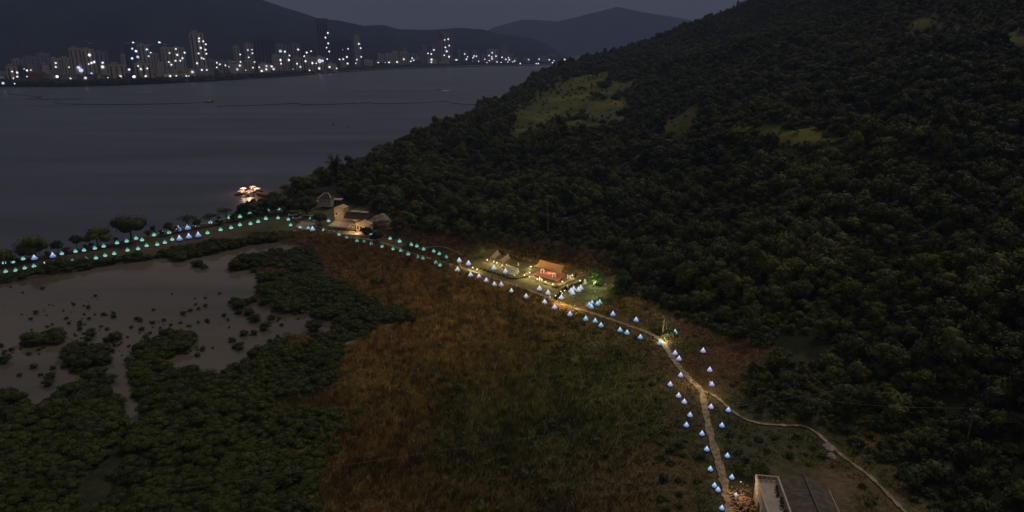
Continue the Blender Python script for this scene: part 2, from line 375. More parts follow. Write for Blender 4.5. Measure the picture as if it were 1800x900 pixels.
me.polygons.foreach_set('use_smooth', [True]*len(me.polygons))
me.materials.append(tintmat('ground_cover', attr='GEOMETRY', nscale=.7, amp=.5))
go = bpy.data.objects.new('ground', me); C.objects.link(go); tag(go, kind='structure')
# sea and lagoon
MB().add([(-16000, -600, 0), (16000, -600, 0), (16000, 16000, 0), (-16000, 16000, 0)], [(0, 1, 2, 3)]).build('sea_water', M['water']).__setitem__('kind', 'structure')
MB().add([(*p, .03) for p in lagoon_w], [tuple(range(len(lagoon_w)))[::-1]]).build('lagoon_water', M['lagoon']).__setitem__('kind', 'structure')
# ribbons: paths
def smooth(pts, k=6):
    pts = [np.array(p, float) for p in pts]; o = []
    for i in range(len(pts)-1):
        p0, p1, p2, p3 = pts[max(i-1, 0)], pts[i], pts[i+1], pts[min(i+2, len(pts)-1)]
        for j in range(k):
            t = j/k; o.append(.5*((2*p1)+(-p0+p2)*t+(2*p0-5*p1+4*p2-p3)*t*t+(-p0+3*p1-3*p2+p3)*t**3))
    o.append(pts[-1]); return o
def ribbon(name, px, width, z, m, kind='structure', k=6, jag=.12, thick=.0):
    pts = smooth([P(a, b, .6) for a, b in px], k); L = []; R = []
    for i, p in enumerate(pts):
        d = pts[min(i+1, len(pts)-1)]-pts[max(i-1, 0)]; d = d/np.linalg.norm(d); n = np.array([-d[1], d[0], 0])
        wv = width*(1+random.uniform(-jag, jag)+.16*math.sin(i*.7)+.1*math.sin(i*1.9))/2
        zz = max(float(ground_h(np.array([p[0]]), np.array([p[1]]))[0])+.14, z)
        for q, s in ((L, 1), (R, -1)):
            a = p+n*wv*s; q.append((a[0], a[1], zz))
    n = len(L); b = MB().add(L+R, [(i, i+n, i+n+1, i+1) for i in range(n-1)])
    if thick:
        b.add(L+[(x, y, z-thick) for x, y, z in L], [(i, i+1, i+1+n, i+n) for i in range(n-1)])
        b.add(R+[(x, y, z-thick) for x, y, z in R], [(i+1, i, i+n, i+1+n) for i in range(n-1)])
    o = b.build(name, m); tag(o, kind=kind); return pts
main_px = [(612,420),(640,420),(680,430),(720,445),(780,462),(840,481),(900,501),(950,519),(975,530),(1010,542),(1060,558),(1110,575),(1150,591),(1165,604),(1178,624),(1193,645),(1212,667),(1232,688),(1240,725),(1250,770),(1265,820),(1275,860),(1284,905),(1296,990)]
branch_px = [(1233,688),(1250,694),(1265,704),(1285,722),(1310,738),(1340,746),(1380,749),(1410,750),(1435,762),(1460,785),(1490,810),(1530,840),(1570,880),(1600,912),(1640,960)]
ribbon('dirt_path', main_px, 1.5, .85, M['path'], k=14, jag=.2); ribbon('trail', branch_px, .75, .852, M['path'], k=14, jag=.35)
ribbon('causeway_road', [(-200,500),(0,464),(100,448),(200,432),(300,411),(400,390),(470,377),(500,379),(520,388),(560,398),(612,420)], 3.4, .9, mat('causeway_soil', (.055, .027, .02), (.09, .048, .034), .6))
ribbon('causeway_kerb', [(255,419),(300,406.5),(400,385.5),(455,371)], .7, 1.1, M['concrete'], thick=.8)
ribbon('garden_path', [(934,486),(948,493),(962,499),(976,503),(990,499),(1008,491),(1032,483)], 1.6, .87, mat('garden_paving', (.19, .12, .08), (.28, .19, .13), 2))
ribbon('garden_path', [(925,484),(930,477),(934,468)], 1.2, .87, M['path'])
ribbon('footpath', [(500,384),(530,381),(552,379)], 2.0, .88, M['concrete'])
# far shore
shore = [(-900,172),(-300,158),(0,152),(100,152),(200,150),(300,146),(400,141),(500,135),(600,127),(700,121.5),(800,118),(900,116),(980,114),(1100,112),(1400,109)]
def shoreY(px): return float(np.interp(px, [a for a, b in shore], [b for a, b in shore]))
sw = [P(a, b, 0) for a, b in shore]; back = [(s[0]*1.9, s[1]*1.9+1500, 0) for s in sw]
n = len(sw)
MB().add([(x, y, 3) for x, y, z in sw]+[(x, y, 3) for x, y, z in back]+[(x, y, -1) for x, y, z in sw],
   [(i, i+n, i+n+1, i+1) for i in range(n-1)]+[(i, i+1, i+1+2*n, i+2*n) for i in range(n-1)]).build('far_shore_ground', mat('shore_soil', (.02, .022, .016), (.05, .045, .035), .01)).__setitem__('kind', 'structure')
pr = [(x*1.004, y*1.004, 3.4) for x, y, z in sw]; pr2 = [(x*1.009, y*1.009, 3.4) for x, y, z in sw]; pr0 = [(x*1.004, y*1.004, 1) for x, y, z in sw]
MB().add(pr+pr2+pr0, [(i, i+n, i+n+1, i+1) for i in range(n-1)]+[(i, i+1, i+1+2*n, i+2*n) for i in range(n-1)]).build('promenade', mat('promenade_paving', (.25, .25, .27), (.36, .35, .36), .02)).__setitem__('kind', 'structure')
def mountain(name, c, frac, azn, dn, extra, m, nzv):
    az = np.linspace(c[0, 0]-.02, c[-1, 0]+.03, azn); R = np.interp(az, c[:, 0], c[:, 1])
    k = np.linspace(frac*.98, 1+extra, dn)
    A, K = np.meshgrid(az, k); D = K*R[None, :]; x = D*np.sin(A); y = D*np.cos(A); z = mount_h(x, y, c, frac, nzv)
    z = np.maximum(z, -2)
    idx = np.arange(dn*azn).reshape(dn, azn); fs = np.stack([idx[:-1, :-1], idx[:-1, 1:], idx[1:, 1:], idx[1:, :-1]], -1).reshape(-1, 4)
    me = bpy.data.meshes.new(name); me.from_pydata(np.stack([x, y, z], -1).reshape(-1, 3).tolist(), [], fs.tolist())
    me.materials.append(m); me.polygons.foreach_set('use_smooth', [True]*len(me.polygons))
    o = bpy.data.objects.new(name, me); C.objects.link(o); tag(o, kind='structure')
mm = mat('mountain_forest', (.006, .009, .012), (.016, .020, .020), .004, coord='World', rough=1, spec=0, detail=8)
mountain('mountains', c1, .62, 260, 60, .12, mm, .8)
mountain('distant_mountains', c2, .85, 160, 30, .08, mm, .6)

# ------------------------------------------------------------------ plants
def crown_mesh(name, m, rad, ht, lobes, nq, qs, base=.35, flat=.75, core=True, seed=0):
    r = random.Random(seed); b = MB(); L = []
    for i in range(lobes):
        a = r.uniform(0, 6.28); q = rad*r.uniform(.15, .66); zz = ht*r.uniform(base, .82)*(1-.25*(q/rad))
        L.append((q*math.cos(a), q*math.sin(a), zz, rad*r.uniform(.30, .52)))
    L.append((0, 0, ht*.72, rad*.5))
    for (x, y, z, s) in L:
        if core: b.sphere(x, y, z, s*.72, flat, 6)
        for k in range(nq):
            u = r.uniform(-.45, 1); a = r.uniform(0, 6.28); h = math.sqrt(max(0, 1-u*u)); jr = s*r.uniform(.72, 1.12)
            nrm = np.array([h*math.cos(a), h*math.sin(a), u]); c = np.array([x, y, z])+nrm*np.array([jr, jr, jr*flat])
            nn = nrm+np.array([r.gauss(0, .55), r.gauss(0, .55), r.gauss(0, .55)+.35]); nn /= np.linalg.norm(nn)
            t = np.cross(nn, (r.gauss(0, 1), r.gauss(0, 1), r.gauss(0, 1))); t /= np.linalg.norm(t)+1e-6; v = np.cross(nn, t); e = qs*r.uniform(.6, 1.3)
            b.add([c-t*e-v*e*.25, c+v*e*.55, c+t*e+v*e*.1, c-v*e*.6], [(0, 1, 2, 3)])
    return b.mesh(name, m)
def trunk_mesh(name, m, ht, r0, seed=0, limbs=4):
    r = random.Random(seed); b = MB(); top = np.array([r.uniform(-.4, .4), r.uniform(-.4, .4), ht*.6])
    b.tube([(0, 0, -1), (0, 0, 0), top*.5+np.array([.15, 0, 0]), top], [r0*1.3, r0*1.1, r0*.8, r0*.55])
    for i in range(limbs):
        a = i*6.28/limbs+r.uniform(0, 1); l = ht*r.uniform(.25, .38); s = top*r.uniform(.55, .95)
        b.tube([s, s+np.array([math.cos(a)*l*.5, math.sin(a)*l*.5, l*.45]), s+np.array([math.cos(a)*l, math.sin(a)*l, l*.7])], [r0*.45, r0*.3, r0*.12], 5)
    return b.mesh(name, m)
forest = [crown_mesh('crown', M['fol'], 4.3, 8, 9, 62, .42, seed=s) for s in range(3)]+[crown_mesh('crown', M['fol'], 3.4, 9.5, 8, 60, .38, base=.3, flat=.95, seed=s) for s in (5, 6)]+[crown_mesh('crown', M['fol'], 4.8, 6, 10, 55, .45, base=.3, flat=.6, seed=9)]
trunks = [trunk_mesh('trunk', M['bark'], 8, .22, s) for s in range(3)]
mangr = [crown_mesh('foliage', M['folm'], 2.9, 2.9, 8, 85, .22, base=.15, flat=.62, seed=20+s) for s in range(4)]
shrubs = [crown_mesh('foliage', M['fol'], 1.6, 1.8, 6, 45, .2, base=.1, flat=.8, seed=40+s) for s in range(2)]
def protos(name, meshes):
    c = bpy.data.collections.new(name)
    for i, m in enumerate(meshes):
        o = bpy.data.objects.new('%s_%02d' % (name, i), m); c.objects.link(o)
    return c
def scatter(name, pts, scl, coll, nvar, tint=None, tilt=.06):
    n = len(pts); me = bpy.data.meshes.new(name); me.from_pydata([tuple(map(float, p)) for p in pts], [], [])
    def A(nm, ty, data, key='value'):
        a = me.attributes.new(nm, ty, 'POINT'); a.data.foreach_set(key, np.asarray(data, np.float32 if ty != 'INT' else np.int32).ravel())
    A('scl', 'FLOAT_VECTOR', scl, 'vector'); A('pick', 'INT', rng.integers(0, nvar, n))
    A('rot', 'FLOAT_VECTOR', np.stack([rng.normal(0, tilt, n), rng.normal(0, tilt, n), rng.random(n)*6.28], -1), 'vector')
    if tint is not None: A('tint', 'FLOAT_VECTOR', tint, 'vector')
    o = bpy.data.objects.new(name, me); C.objects.link(o)
    g = bpy.data.node_groups.new(name+'_nodes', 'GeometryNodeTree')
    g.interface.new_socket('Geometry', in_out='INPUT', socket_type='NodeSocketGeometry'); g.interface.new_socket('Geometry', in_out='OUTPUT', socket_type='NodeSocketGeometry')
    gi = N(g, 'NodeGroupInput'); gu = N(g, 'NodeGroupOutput'); ip = N(g, 'GeometryNodeInstanceOnPoints'); ci = N(g, 'GeometryNodeCollectionInfo')
    ci.inputs['Collection'].default_value = coll; ci.inputs['Separate Children'].default_value = True; ci.inputs['Reset Children'].default_value = True
    ip.inputs['Pick Instance'].default_value = True
    def NA(nm, ty):
        q = N(g, 'GeometryNodeInputNamedAttribute', data_type=ty); q.inputs['Name'].default_value = nm; return q.outputs['Attribute']
    g.links.new(gi.outputs[0], ip.inputs['Points']); g.links.new(ci.outputs[0], ip.inputs['Instance'])
    g.links.new(NA('pick', 'INT'), ip.inputs['Instance Index']); g.links.new(NA('rot', 'FLOAT_VECTOR'), ip.inputs['Rotation']); g.links.new(NA('scl', 'FLOAT_VECTOR'), ip.inputs['Scale'])
    g.links.new(ip.outputs[0], gu.inputs[0])
    md = o.modifiers.new('scatter', 'NODES'); md.node_group = g
    return o
def jgrid(x0, x1, y0, y1, s):
    a, b = np.meshgrid(np.arange(x0, x1, s), np.arange(y0, y1, s)); a = a.ravel(); b = b.ravel()
    return a+rng.uniform(-.5, .5, a.shape)*s, b+rng.uniform(-.5, .5, b.shape)*s
# forest on the hill
fx, fy = jgrid(-250, 1400, 60, 1500, 4.3)
hh = hillh(fx, fy); fz = ground_h(fx, fy)
grove_w = W([(395,391),(420,376),(446,366),(470,352),(500,335),(530,316),(600,300),(640,330),(640,366),(600,358),(575,352),(555,362),(565,376),(520,379),(490,372),(470,380),(430,388)])
az = np.arctan2(fx, fy); dd = np.hypot(fx, fy)
px, py, tt = project(fx, fy, fz+4)
foo = np.interp(az, footA[:, 0], footA[:, 1]); Ra = np.interp(az, cA[:, 0], cA[:, 1]); Rb = np.interp(az, cB[:, 0], cB[:, 1])
edge_w = W([(1078,522),(1080,500),(1090,476),(1120,470),(1200,520),(1180,558),(1095,538),(1180,560),(1215,572),(1290,600),(1345,612),(1400,606),(1470,628),(1400,648),(1310,655),(1300,690),(1322,722),(1345,736),(1400,738),(1450,757),(1500,797),(1600,868),(1680,940),(1900,1150),(2600,1500),(2600,900),(1500,600),(1200,540)])
ok = ((hh > .0) & (dd > foo+4)) | inpoly(fx, fy, grove_w) | inpoly(fx, fy, edge_w)
ok &= ~inpoly(fx, fy, W([(1345,612),(1400,606),(1470,628),(1400,648),(1345,640)]))
ok &= (tt > 30) & (px > 380) & (px < 2150) & (py > -260) & (py < 1150)
ok &= (dd < Rb+45)
gm = grassmask(px, py)+1.5*(fbm(fx/14, fy/14, 4)-.5)
ok &= (rng.random(len(fx)) < np.clip(1-(gm+.12)*3.2, .13, 1))
clear = W([(548,330),(596,330),(600,350),(655,372),(668,400),(600,400),(560,392),(548,362)], 1)
ok &= ~inpoly(fx, fy, clear)
ok &= ~((px > 652) & (px < 690) & (py > 380) & (py < 402))
trail_w = [P(a, b, .6) for a, b in branch_px+main_px]
for q in smooth(trail_w, 4): ok &= np.hypot(fx-q[0], fy-q[1]) > 4.5
fx, fy, fz, dd, px, py, gm = [v[ok] for v in (fx, fy, fz, dd, px, py, gm)]
far = np.clip((dd-250)/900, 0, 1)
s = (.46+rng.random(len(fx))**2.4*.80)*(1+.05*far); s *= np.where(gm > .05, .42, 1); s *= .62+.9*fbm(fx/30, fy/30, 3)
s *= np.where((px > 1260) & (py < 70), .7, 1)
foof = np.interp(np.arctan2(fx, fy), footA[:, 0], footA[:, 1]); s *= np.clip((dd-foof)/24, .72, 1)
sz = s*rng.uniform(.75, 1.35, len(fx))
inview = (px > 0) & (px < 1815) & (py > 0) & (py < 905)
order = np.argsort(np.where(inview, dd/s, 9e9)); ind = order[:296]; rest = np.setdiff1d(np.arange(len(fx)), ind)
scatter('hillside_forest', np.stack([fx, fy, fz-.6], -1)[rest], np.stack([s, s, sz], -1)[rest], protos('forest_crown', forest), len(forest))
tag(bpy.data.objects['hillside_forest'], 'dense dark green forest covering the hillside above the marsh', 'forest', kind='stuff')
for i in ind:
    k = int(rng.integers(0, len(forest)))
    o = thing('forest_tree', 'dark broadleaf tree of the near forest edge on the right hillside', 'tree', (fx[i], fy[i], fz[i]-.6), float(rng.random()*6.28), 'nearest trees of the hillside forest')
    o.scale = (s[i], s[i], sz[i])
    c = bpy.data.objects.new('crown', forest[k]); C.objects.link(c); c.parent = o
    t = bpy.data.objects.new('trunk', trunks[k % 3]); C.objects.link(t); t.parent = o
ux, uy = jgrid(20, 420, 60, 420, 2.8); uh = hillh(ux, uy); uz = ground_h(ux, uy); up_, vp_, _ = project(ux, uy, uz)
k = ((uh > 0) | inpoly(ux, uy, edge_w)) & (up_ > 1080) & (up_ < 1830) & (vp_ > 250) & (vp_ < 960) & ~inpoly(ux, uy, W([(1345,612),(1400,606),(1470,628),(1400,648),(1345,640)]))
for q in smooth(trail_w, 4): k &= np.hypot(ux-q[0], uy-q[1]) > 2.5
us = rng.uniform(.5, 1.25, k.sum())
o = scatter('undergrowth', np.stack([ux[k], uy[k], uz[k]-.1], -1), np.stack([us, us, us*.9], -1), protos('undergrowth_bush', shrubs), 2)
tag(o, 'dark bushy undergrowth filling the gaps between hillside trees', 'undergrowth', kind='stuff')
# mangroves
mang = [W(p, .5) for p in (
 [(-700,900),(-300,770),(0,694),(30,700),(60,722),(105,692),(150,668),(200,648),(208,690),(220,725),(224,768),(180,826),(120,905),(80,1100),(-700,1300)],
 [(220,632),(250,628),(330,655),(385,668),(420,648),(440,625),(485,602),(520,612),(560,590),(548,575),(590,560),(520,545),(490,545),(470,525),(455,508),(485,500),(455,498),(462,486),(520,478),(480,468),(408,474),(422,456),(470,447),(545,440),(560,470),(562,492),(610,503),(645,532),(695,545),(724,568),(665,578),(606,608),(592,655),(575,690),(500,700),(470,722),(600,715),(606,745),(570,790),(556,850),(552,1000),(100,1100),(160,905),(205,840),(238,775),(250,735),(240,690),(225,660)],
 [(224,622),(262,600),(300,590),(342,588),(344,604),(310,622),(262,634)], [(105,622),(125,608),(185,612),(190,640),(150,645),(115,636)],
 [(42,602),(70,592),(95,583),(115,590),(108,602),(75,604),(50,612)], [(292,444),(330,436),(420,424),(480,413),(500,420),(440,430),(380,442),(310,460)],
 [(0,486),(100,470),(200,458),(300,444),(300,450),(200,463),(120,477),(60,486),(0,497),(-200,535),(-200,520)])]
mx, my = jgrid(-330, 60, 60, 420, 2.15)
ok = np.zeros(len(mx), bool)
for p in mang: ok |= inpoly(mx, my, p)
gap = fbm(mx/7+40, my/7, 3); ok &= gap < .88
chn = smooth([P(a, b, .5) for a, b in ((195,585),(200,615),(207,650),(217,685),(229,710),(233,735),(226,765),(205,795),(180,825),(155,865),(130,905))], 5)
for i_, q in enumerate(chn): ok &= np.hypot(mx-q[0], my-q[1]) > (2.5 if i_ < 31 else 1.3)
lagh = W([(680-125,575),(565,560),(590,558),(596,572),(575,588),(552,585)], .5); ok &= ~inpoly(mx, my, lagh)
mx, my = mx[ok], my[ok]; ms = rng.uniform(.58, 1.12, len(mx))*(.6+.8*fbm(mx/14, my/14, 3))
scatter('mangrove_thicket', np.stack([mx, my, np.full(len(mx), .0)], -1), np.stack([ms, ms, ms*rng.uniform(.7, 1.15, len(mx))], -1), protos('mangrove', mangr), len(mangr))
tag(bpy.data.objects['mangrove_thicket'], 'low dense green mangrove thicket spreading round the muddy lagoon', 'mangroves', kind='stuff')
iso = [(202,597,1.2),(190,600,.8),(158,592,.9),(160,583,.7),(155,598,.7),(352,468,1.3),(343,466,.9),(360,471,.9),(270,545,.35),(345,535,.35),(362,538,.5),(335,546,.5),(323,552,.6),(350,543,.45),(395,555,.5),(412,533,1.2),(425,540,1.5),(438,532,.9),(448,528,.9),(463,535,1.1),(440,552,1.0),(420,550,.8),(450,563,1.1),(465,578,1.2),(430,588,.8),(445,587,.7),(478,560,.8),(8,636,1.1),(60,645,.6),(92,648,.5),(88,664,.8),(34,660,.45),(85,676,.8),(70,660,.4),(420,612,.9),(408,600,.7),(446,478,.9),(455,488,1.0),(390,430,.9),(140,655,.7),(128,652,.6),(300,572,.4),(246,565,.4),(178,574,.35),(116,560,.4),(545,572,.6),(560,568,.5),(715,553,1.3),(660,500,1.2),(672,498,1.0),(700,475,1.1),(652,512,1.0),(590,483,1.0),(630,730,.9),(612,760,1.0),(590,795,1.1),(515,735,1.0)]
m0 = None
for i, (a, b, q) in enumerate(iso):
    x, y, z = P(a, b, .1); onl = a > 570
    lab = ('round green mangrove shrub alone in the golden reeds, %s of these from the left' if onl else 'small mangrove bush alone on the mudflat, %s of these from the left')
    o = bpy.data.objects.new('mangrove_shrub', mangr[i % 4]); C.objects.link(o); o.location = (x, y, -.1); o.rotation_euler.z = i*1.7; q *= .72; o.scale = (q, q, q*.95)
    rank = sorted([k for k, e in enumerate(iso) if (e[0] > 570) == onl], key=lambda k: (iso[k][0], iso[k][1])).index(i)
    tag(o, lab % ordn(rank), 'shrub', 'lone mangrove shrubs')
# sprouts on the mud
qx, qy = jgrid(-190, -20, 170, 330, 1.3); k = inpoly(qx, qy, lagoon_w); u, v, _ = project(qx, qy, qx*0)
k &= rng.random(len(qx)) < np.clip((v-500)/300, 0, .4)*(fbm(qx/6, qy/6, 3) > .52)
o = scatter('mangrove_seedlings', np.stack([qx[k], qy[k], qx[k]*0-.1], -1), np.repeat(.07+rng.random((k.sum(), 1))**2*.33, 3, 1), protos('seedling', mangr[:2]), 2)
tag(o, 'scattered tiny mangrove seedlings dotting the muddy lagoon', 'seedlings', kind='stuff')
# reeds and grass tufts, in the ground colours, painted warm glow included
def tuft(seed, n, h, spread, wid):
    r = random.Random(seed); b = MB()
    for i in range(n):
        a = r.uniform(0, 6.28); x, y = r.gauss(0, spread), r.gauss(0, spread); hh = h*r.uniform(.6, 1.15); l = r.uniform(.1, .5)*h*.5
        dx, dy = math.cos(a)*l, math.sin(a)*l; c, s_ = -math.sin(a)*wid, math.cos(a)*wid
        b.add([(x-c, y-s_, 0), (x+c, y+s_, 0), (x+dx*.4+c, y+dy*.4+s_, hh*.65), (x+dx, y+dy, hh), (x+dx*.4-c, y+dy*.4-s_, hh*.65)], [(0, 1, 2, 3, 4)])
    return b.mesh('tuft', M_reed)
M_reed = tintmat('reed_blade', nscale=2.5, amp=.45)
reedp = protos('reed', [tuft(s, 14, 1.25, .45, .06) for s in range(4)])
rx, ry = jgrid(-150, 220, 70, 420, 1.05)
u, v, _ = project(rx, ry, rx*0+.6)
k = inpoly(rx, ry, land_w) & ~inpoly(rx, ry, lagoon_w) & ~inpoly(rx, ry, lawn_w) & (hillh(rx, ry) < .5) & (u > 440) & (u < 1820) & (v < 1000) & (v > 405)
for p in mang: k &= ~inpoly(rx, ry, p)
cw = W([(380,380),(600,380),(720,430),(700,440),(560,405),(380,412)], .6); k &= ~inpoly(rx, ry, cw)
rx, ry = rx[k], ry[k]
kk = np.ones(len(rx), bool)
for q in smooth(trail_w, 5): kk &= np.hypot(rx-q[0], ry-q[1]) > 1.35
hou = W([(1285,840),(1330,810),(1490,830),(1560,1100),(1270,1100)], .6); kk &= ~inpoly(rx, ry, hou)
rx, ry = rx[kk], ry[kk]; rz = ground_h(rx, ry)
col = ground_col(rx, ry, rz)*np.array([2.1, 1.9, 1.5])*(.5+rng.random((len(rx), 1))**1.5*1.6); u, v, _ = project(rx, ry, rz)
tall = np.clip(1.25-((u-780)/420)**2, .35, 1.2)*rng.uniform(.5, 1.35, len(rx))*(.4+.9*fbm(rx/8, ry/8, 4))
o = scatter('marsh_reeds', np.stack([rx, ry, rz-.05], -1), np.stack([np.full(len(rx), 1.0), np.full(len(rx), 1.0), tall], -1), reedp, 4, tint=col, tilt=.1)
tag(o, 'golden brown reeds and rough grass filling the marsh', 'reeds', kind='stuff')
# scrub patches on the flat
bx, by = jgrid(-60, 220, 80, 330, 3.4); u, v, _ = project(bx, by, bx*0+.6)
k = (u > 760) & (u < 1640) & (v > 560) & (v < 960) & (hillh(bx, by) < .5) & (fbm(bx/11+7, by/11+3, 3) > np.where(u > 1290, .44, .545))
k &= ~inpoly(bx, by, hou)
for q in smooth(trail_w, 4): k &= np.hypot(bx-q[0], by-q[1]) > 3.2
bx, by = bx[k], by[k]; bs = rng.uniform(.3, 1.0, len(bx))
o = scatter('scrub', np.stack([bx, by, bx*0+.5], -1), np.stack([bs, bs, bs*.8], -1), protos('scrub_bush', shrubs), 2)
tag(o, 'low dark scrub growing in patches over the rough grass', 'scrub', kind='stuff')
# trees of the causeway and around the houses: (px of trunk foot, py of foot, crown width px, crown height px, kind)
def tree(px, py, wpx, hpx, label, lobes=8, m='fol', group=None, name='tree', seed=0, flat=.75, base=.42, nq=80, qs=.42, z=.9, trunk='bark', core=True):
    k = mpp(px, py, z); R = wpx*k/2; ht = hpx*k*1.02
    o = thing(name, label, 'tree', P(px, py, z), seed*1.3, group)
    c = bpy.data.objects.new('crown', crown_mesh('crown', M[m], R, ht, lobes, nq, qs, base=base, flat=flat, seed=seed+100, core=core)); C.objects.link(c); c.parent = o
    t = bpy.data.objects.new('trunk', trunk_mesh('trunk', M[trunk], ht, max(.15, R*.05), seed)); C.objects.link(t); t.parent = o
    return o
G = 'trees along the causeway'
ctrees = [(8,466,34,22,'rounded tree at the far left end of the causeway'),(64,456,56,33,'broad spreading tree near the left end of the causeway'),(104,446,19,20,'small round tree just right of the leftmost broad one'),
 (136,439,20,22,'small umbrella tree between two wider causeway trees'),(173,434,42,27,'arching tree left of the largest causeway tree'),(231,424,60,34,'largest domed tree on the causeway'),
 (298,412,18,18,'small bushy tree where the pale kerb begins'),(331,404,32,22,'sparse leaning tree with open crown over blue lanterns'),(348,398,12,10,'tiny dark bush beside the sparse leaning tree'),
 (370,396,24,18,'wispy low crowned tree right of the blue lanterns'),(398,391,28,22,'thin spreading tree above the teal lanterns before the grove'),(428,386,26,24,'dense round tree where the causeway meets the grove')]
for i, (a, b, c, d, l) in enumerate(ctrees):
    c *= 1.25; d *= 1.35
    sparse = i in (7, 9, 10)
    tree(a, b, c, d, l, lobes=6 if sparse else 10, m='fol', group=G, name='causeway_tree', seed=i, nq=60 if sparse else 110, qs=.34, core=not sparse, base=.6 if sparse else .45, flat=.5 if sparse else .75)
for i, (a, b, c, d) in enumerate([(20,464,12,10),(30,462,9,7),(84,453,13,10),(118,445,12,9),(150,439,10,8),(160,437,9,9),(205,428,11,9),(262,416,13,10),(272,414,12,16),(284,412,9,7),(312,408,10,9),(346,401,12,9),(386,394,13,12),(412,389,14,12),(445,380,20,18),(458,377,18,20)]):
    tree(a, b, c*1.2, d*1.3, 'small dark bush at the seaward edge of the causeway, %s from the left' % ordn(i), lobes=5, seed=300+i, name='causeway_bush', group='bushes on the causeway', nq=50, qs=.25, base=.2)
gtrees = [(524,350,30,44,'grey green spreading tree at the tip of the headland'),(545,345,44,40,'wide dark tree behind the hipped roof house'),(500,374,44,34,'dense dark tree above the parked cars'),(540,378,52,36,'broad dark tree left of the restaurant'),(470,374,30,30,'dark tree behind the middle of the causeway end'),(563,395,30,22,'low bushy tree between plaza and restaurant'),
 (645,415,24,17,'dark round tree right of the restaurant terrace'),(662,424,26,16,'low tree beside the path right of the restaurant')]
for i, (a, b, c, d, l) in enumerate(gtrees): tree(a, b, c, d, l, lobes=11, seed=20+i, name='dark_tree', nq=100, qs=.4, group='trees around the restaurant')
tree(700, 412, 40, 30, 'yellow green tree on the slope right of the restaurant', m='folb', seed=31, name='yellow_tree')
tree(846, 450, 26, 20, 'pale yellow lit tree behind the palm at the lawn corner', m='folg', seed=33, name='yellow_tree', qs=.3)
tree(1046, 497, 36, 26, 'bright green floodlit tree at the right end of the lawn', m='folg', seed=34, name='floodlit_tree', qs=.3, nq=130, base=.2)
for i, (a, b) in enumerate([(905,447),(925,450),(950,452),(980,455),(1005,462),(1030,468),(890,440),(1060,470),(1075,478)]):
    tree(a, b, 36+4*(i % 3), 30+5*(i % 2), 'brown leaved tree behind the lawn, %s from the left' % ordn([886, 890, 905, 925, 950, 980, 1005, 1030, 1060, 1075].index(a)-1 if a != 890 else 0), m='folb', seed=50+i, name='brown_tree', group='brown trees behind the lawn', nq=110, qs=.35)
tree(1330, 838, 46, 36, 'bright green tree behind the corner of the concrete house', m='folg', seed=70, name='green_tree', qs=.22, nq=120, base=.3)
for i, (a, b, c, d, l) in enumerate([(1300,830,30,20,'low dark bush left of the bright green tree'),(1380,690,60,40,'dark bush where the trail bends below the pole'),(1425,735,60,40,'dark bushy tree above the top bend of the trail')]):
    tree(a, b, c, d, l, seed=80+i, name='bushy_tree', qs=.28, nq=90, base=.25)
# bamboo clump on the headland
def plume(name, label, px, py, hpx, n, m, spread, seed, cat, z=6, lean=1):
    k = mpp(px, py, z); ht = hpx*k; r = random.Random(seed); o = thing(name, label, cat, P(px, py, z))
    for i in range(n):
        a = 6.28*i/n+r.uniform(-.2, .2); l = spread*k*r.uniform(.5, 1.0); hh = ht*r.uniform(.65, 1); b = MB(); pr = []
        for q in range(9):
            t = q/8; pr.append(np.array([math.cos(a)*l*t**1.7*lean, math.sin(a)*l*t**1.7*lean, hh*math.sin(min(t*1.75, 2.2))]))
        b.tube(pr, [.12*(1-.8*q/8) for q in range(9)], 5)
        for q in range(2, 9):
            for s_ in (-1, 1):
                for e in range(4):
                    p = pr[q-1]+(pr[q]-pr[q-1])*(e/4); sd = np.array([-math.sin(a)*s_, math.cos(a)*s_, -.45-r.random()*.4])*ht*.09*(1.2-q/12); ax = (pr[q]-pr[q-1])*.22
                    b.add([p-ax, p+ax, p+sd+ax*1.3], [(0, 1, 2)])
        b.build('frond', m, o)
    return o
plume('bamboo_clump', 'feathery bamboo clump rising above the headland trees', 590, 316, 46, 30, M['fol'], 17, 3, 'bamboo', z=8)
plume('palm', 'small palm with drooping fronds at the left corner of the lawn', 829, 466, 13, 12, M['folp'], 13, 5, 'palm', z=.6)

# ------------------------------------------------------------------ power line, poles
M['pole'] = mat('weathered_pole', (.08, .075, .06), (.13, .12, .10), 2)
def pole(px, py, hpx, label, z=None, arms=1, pale=True):
    if z is None: z = .6
    x, y, z = P(px, py, z); k = mpp(px, py, z); h = hpx*k
    o = thing('utility_pole', label, 'pole', (x, y, z), group='utility poles')
    MB().tube([(0, 0, -1), (0, 0, h)], [.12, .08], 8).build('post', M['pole'], o)
    for i in range(arms): MB().box(0, 0, h-.5-i*1.1, 1.5, .09, .10).build('crossarm', M['pole'], o)
    for s_ in (-.6, 0, .6): MB().lathe([(.06, 0), (.06, .18), (.03, .2)], 6, s_, 0, h-.35).build('insulator', M['white'], o)
    return np.array([x, y, z+h])
pt = {}
pt['a'] = pole(1333, 722, 45, 'concrete utility pole with crossarm above the trail bend')
pt['b'] = pole(1500, 812, 38, 'utility pole beside the straight lower trail')
pt['c'] = pole(1704, 758, 46, 'pale utility pole with two crossarms in the right hand forest', arms=2, z=22)
pt['d'] = pole(1276, 796, 30, 'thin post beside the path near the lowest lanterns')
pt['e'] = pole(962, 372, 30, 'upper utility pole rising from the forest above the brown trees', z=22)
pt['f'] = pole(963, 402, 26, 'lower utility pole rising from the forest above the brown trees', z=12)
def wire(a, b, sag, label):
    a, b = np.array(a, float), np.array(b, float)
    pts = [a+(b-a)*t-np.array([0, 0, sag*4*t*(1-t)]) for t in np.linspace(0, 1, 24)]
    tag(MB().tube(pts, .022, 4).build('power_cable', mat('cable', (.22, .22, .17), rough=.5)), label, 'cable')
